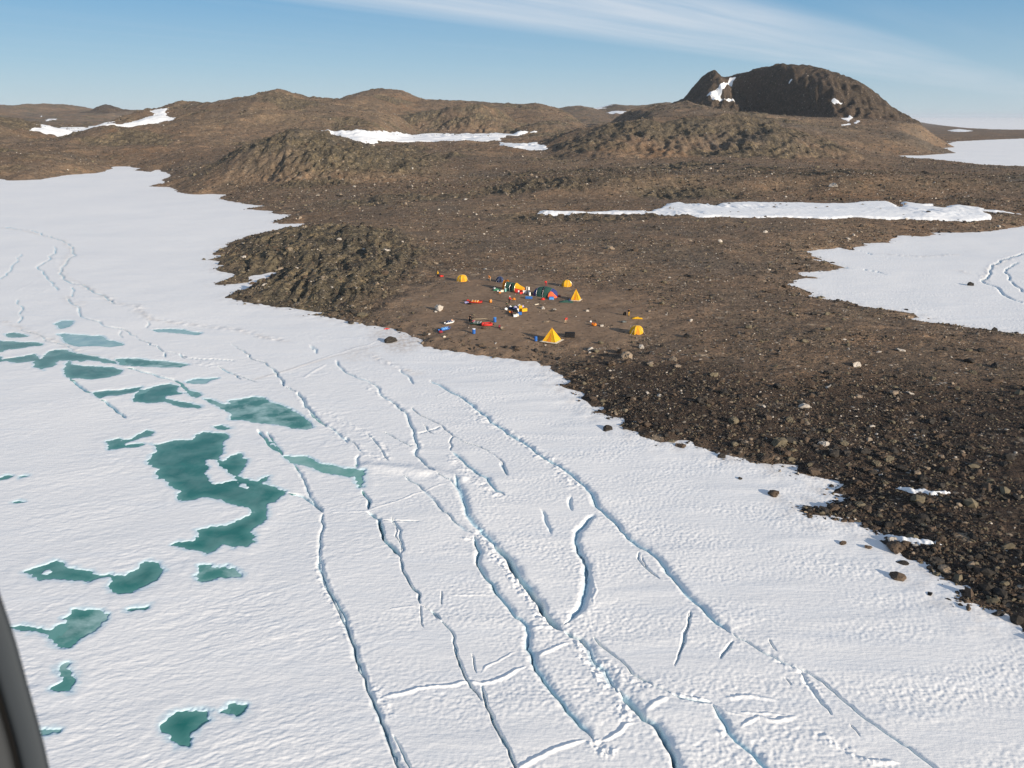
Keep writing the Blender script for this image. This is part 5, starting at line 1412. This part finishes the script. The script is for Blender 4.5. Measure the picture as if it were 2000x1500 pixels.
sledge(at(868.5, 645), 3.0, 1.1, R(48), 'blue sledge under a pale blue cover near the ice edge', 'blue', None, 'skyblue')
duffel(at(860.5, 650), (1.0, .8, .6), .3, 'red-brown bag at the near end of the blue sledge', 'maroon', 'bag', 'red')
sledge(at(878, 632), 2.4, .8, R(40), 'narrow white-edged navy sledge beyond the blue one', 'white', None, 'navy')
duffel(at(883, 627.5), (.6, .5, .5), .3, 'orange and white bag at the tip of the navy sledge', 'orange', 'bag', 'white')
sack(at(867.5, 659), (.7, .6, .35), .3, 'pale yellow sack on the stones below the blue sledge', 'cream')
tarpaulin(at(755, 642.5), (1.3, .7, .2), .2, 'small red cloth lying at the ice edge left of the camp', 'red', 'cloth')
crate(at(1113, 658), (2.0, 1.0, 1.0), R(-3), 'large black box right of the big pyramid tent', 'black', None, 'box')
duffel(at(1160, 636), (1.3, .9, .7), R(-35), 'orange-red kit bag on open ground right of the stooping person', 'orange', 'bag', 'red')
sack(at(1153.5, 629.5), (.45, .4, .4), .1, 'small white sack left of the orange-red kit bag', 'white')
tarpaulin(at(1244.5, 622), (2.3, 1.4, .4), R(-10), 'bright yellow tarpaulin spread beside the black-topped person', 'yellow')
duffel(at(1220, 616), (.8, .5, .9), .2, 'black rucksack left of the person in yellow trousers', 'black', 'rucksack')
duffel(at(1218, 630), (1.3, .9, .5), .2, 'dark grey bag between the yellow tarpaulin and the lowest dome tent', 'grey')

# ------------------------------------------------------------------ helicopter window frame, half a metre from the seat
CAM = Vector((0, 0, HC))


def seat(u, v, d):
    q = ray(u, v); return CAM + Vector(q) * d


fr = thing('window_frame', seat(-60, 1500, .6), 'dark grey aircraft window frame out of focus at the lower left', 'window frame')
org = fr.location


def strip(name, left, right, d0, d1, m):
    """a rounded bar between two edges, with real depth d0..d1"""
    mb = MB(); n = 10

    def f(u, v):
        a = 2 * math.pi * u
        j = v * (len(left) - 1); i = min(int(j), len(left) - 2); t_ = j - i
        l = Vector(left[i]).lerp(Vector(left[i + 1]), t_); r_ = Vector(right[i]).lerp(Vector(right[i + 1]), t_)
        e = .5; c = math.copysign(abs(math.cos(a)) ** e, math.cos(a)); s_ = math.copysign(abs(math.sin(a)) ** e, math.sin(a))
        uv = l.lerp(r_, .5 + .5 * c); d = (d0 + d1) / 2 + (d1 - d0) / 2 * s_
        return tuple(seat(uv.x, uv.y, d) - org)
    mb.grid(f, 24, 20, True); return mb.build(name, m, fr, True)


edge = [(-70, 930), (-30, 1060), (-3, 1150), (28, 1240), (57, 1345), (85, 1445), (103, 1530), (120, 1650), (135, 1800)]
inner = [(x - 62 + .02 * (y - 1150), y + 8) for x, y in edge]; gap = [(x - 8, y) for x, y in inner]; outer = [(x - 260, y) for x, y in edge]
fm = mat('painted_frame', (.042, .048, .054), .8, spec=.1)[0]; rm = mat('rubber_seal', (.012, .012, .013), .7)[0]; pm = mat('cabin_trim', (.04, .043, .046), .85, spec=.1)[0]
strip('frame', inner, edge, .56, .60, fm); strip('seal', gap, [(x + 5, y) for x, y in inner], .57, .585, rm); strip('trim', outer, gap, .55, .60, pm)

# ------------------------------------------------------------------ clear polar air that still greys the far hills
hb = MB().box((0, 0, 77), (128000, 128000, 166), 0, 0).build('haze', M['white'])
hm = bpy.data.materials.new('haze_air'); hm.use_nodes = True; hn = hm.node_tree
hn.nodes.remove(hn.nodes['Principled BSDF']); pv = hn.nodes.new('ShaderNodeVolumePrincipled')
pv.inputs['Color'].default_value = (.80, .89, 1, 1); pv.inputs['Density'].default_value = 2.6e-5; pv.inputs['Anisotropy'].default_value = .0
hn.links.new(pv.outputs[0], hn.nodes['Material Output'].inputs['Volume'])
hb.data.materials.clear(); hb.data.materials.append(hm); tag(hb, 'thin pale haze over the far hills', kind='stuff')

# ------------------------------------------------------------------ light, sky, camera
sun = bpy.data.lights.new('sun', 'SUN'); sun.energy = 5.0; sun.angle = R(.53); sun.color = (1.0, .87, .71)
so = bpy.data.objects.new('sun', sun); COL.objects.link(so)
sv = Vector((math.sin(SUN_AZ) * math.cos(SUN_EL), math.cos(SUN_AZ) * math.cos(SUN_EL), math.sin(SUN_EL)))
so.rotation_euler = sv.to_track_quat('Z', 'Y').to_euler()
W = bpy.data.worlds.new('World'); SC.world = W; W.use_nodes = True
T = NT(W.node_tree); bg = W.node_tree.nodes['Background']
sky = T.n('ShaderNodeTexSky', sky_type='NISHITA'); sky.sun_disc = False; sky.sun_elevation = SUN_EL; sky.sun_rotation = SUN_AZ
sky.altitude = 50; sky.air_density = 1.0; sky.dust_density = .25; sky.ozone_density = 4.0
dirv = T.n('ShaderNodeTexCoord').outputs['Generated']
sx = T.n('ShaderNodeSeparateXYZ'); T.L.new(dirv, sx.inputs[0])
zz = T.math('MAXIMUM', sx.outputs[2], .02)
px = T.math('DIVIDE', sx.outputs[0], zz); py = T.math('DIVIDE', sx.outputs[1], zz)
cv = T.n('ShaderNodeCombineXYZ'); T.L.new(px, cv.inputs[0]); T.L.new(py, cv.inputs[1])
# a band of cirrus at one cloud height: (px, py) are cloud-plane coordinates


def cp(u, v):
    d = ray(u, v); return np.array([d[0] / d[2], d[1] / d[2]])


A0, B0 = cp(1060, 8), cp(1660, 118)
dl = (B0 - A0); Ln = np.hypot(*dl); dl /= Ln; nl = np.array([-dl[1], dl[0]])
along = T.math('ADD', T.math('MULTIPLY', T.math('SUBTRACT', px, float(A0[0])), float(dl[0])), T.math('MULTIPLY', T.math('SUBTRACT', py, float(A0[1])), float(dl[1])))
across = T.math('ADD', T.math('MULTIPLY', T.math('SUBTRACT', px, float(A0[0])), float(nl[0])), T.math('MULTIPLY', T.math('SUBTRACT', py, float(A0[1])), float(nl[1])))
cw = T.n('ShaderNodeCombineXYZ'); T.L.new(T.math('MULTIPLY', along, .10), cw.inputs[0]); T.L.new(T.math('MULTIPLY', across, 1.0), cw.inputs[1])
wisp = T.noise(cw.outputs[0], 1.5, 6, .6, .5); wide = T.noise(cw.outputs[0], .35, 3, .5)
band = T.math('ADD', across, T.math('MULTIPLY', T.math('SUBTRACT', wide, .5), 2.2))
W0 = float(abs(np.dot(cp(1180, 0) - cp(1130, 80), nl))) * .5
body = T.math('MULTIPLY', T.mrange(T.math('ABSOLUTE', band), W0 * 1.5, W0 * .6), T.mrange(wisp, .02, .78))
veil = T.math('MULTIPLY', T.mrange(T.noise(cw.outputs[0], .8, 5, .6), .5, .8), .10)
cl = T.math('MAXIMUM', T.math('MULTIPLY', body, .85), veil)
hz = T.mrange(sx.outputs[2], .0, .10, .0, 1.0)
cl = T.math('MULTIPLY', cl, hz)
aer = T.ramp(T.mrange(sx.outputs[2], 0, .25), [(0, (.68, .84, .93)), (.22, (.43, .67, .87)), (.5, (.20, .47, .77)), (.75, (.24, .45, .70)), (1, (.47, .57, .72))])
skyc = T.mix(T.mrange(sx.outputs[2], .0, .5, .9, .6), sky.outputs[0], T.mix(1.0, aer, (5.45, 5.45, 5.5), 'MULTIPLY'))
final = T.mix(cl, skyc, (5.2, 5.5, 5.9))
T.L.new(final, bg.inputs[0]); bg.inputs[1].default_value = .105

cam = bpy.data.cameras.new('camera'); co = bpy.data.objects.new('camera', cam); COL.objects.link(co)
co.location = CAM; co.rotation_euler = (math.pi / 2 - PITCH, 0, 0)
cam.sensor_width = 36; cam.sensor_fit = 'HORIZONTAL'; cam.lens = 36 * F / 2000; cam.clip_start = .05; cam.clip_end = 100000
cam.dof.use_dof = True; cam.dof.focus_distance = 150; cam.dof.aperture_fstop = cam.lens / 3.2
SC.camera = co
SC.view_settings.view_transform = 'Standard'; SC.view_settings.look = 'None'; SC.view_settings.gamma = 1; SC.view_settings.exposure = 0.42
SC.cycles.max_bounces = 5; SC.cycles.diffuse_bounces = 3
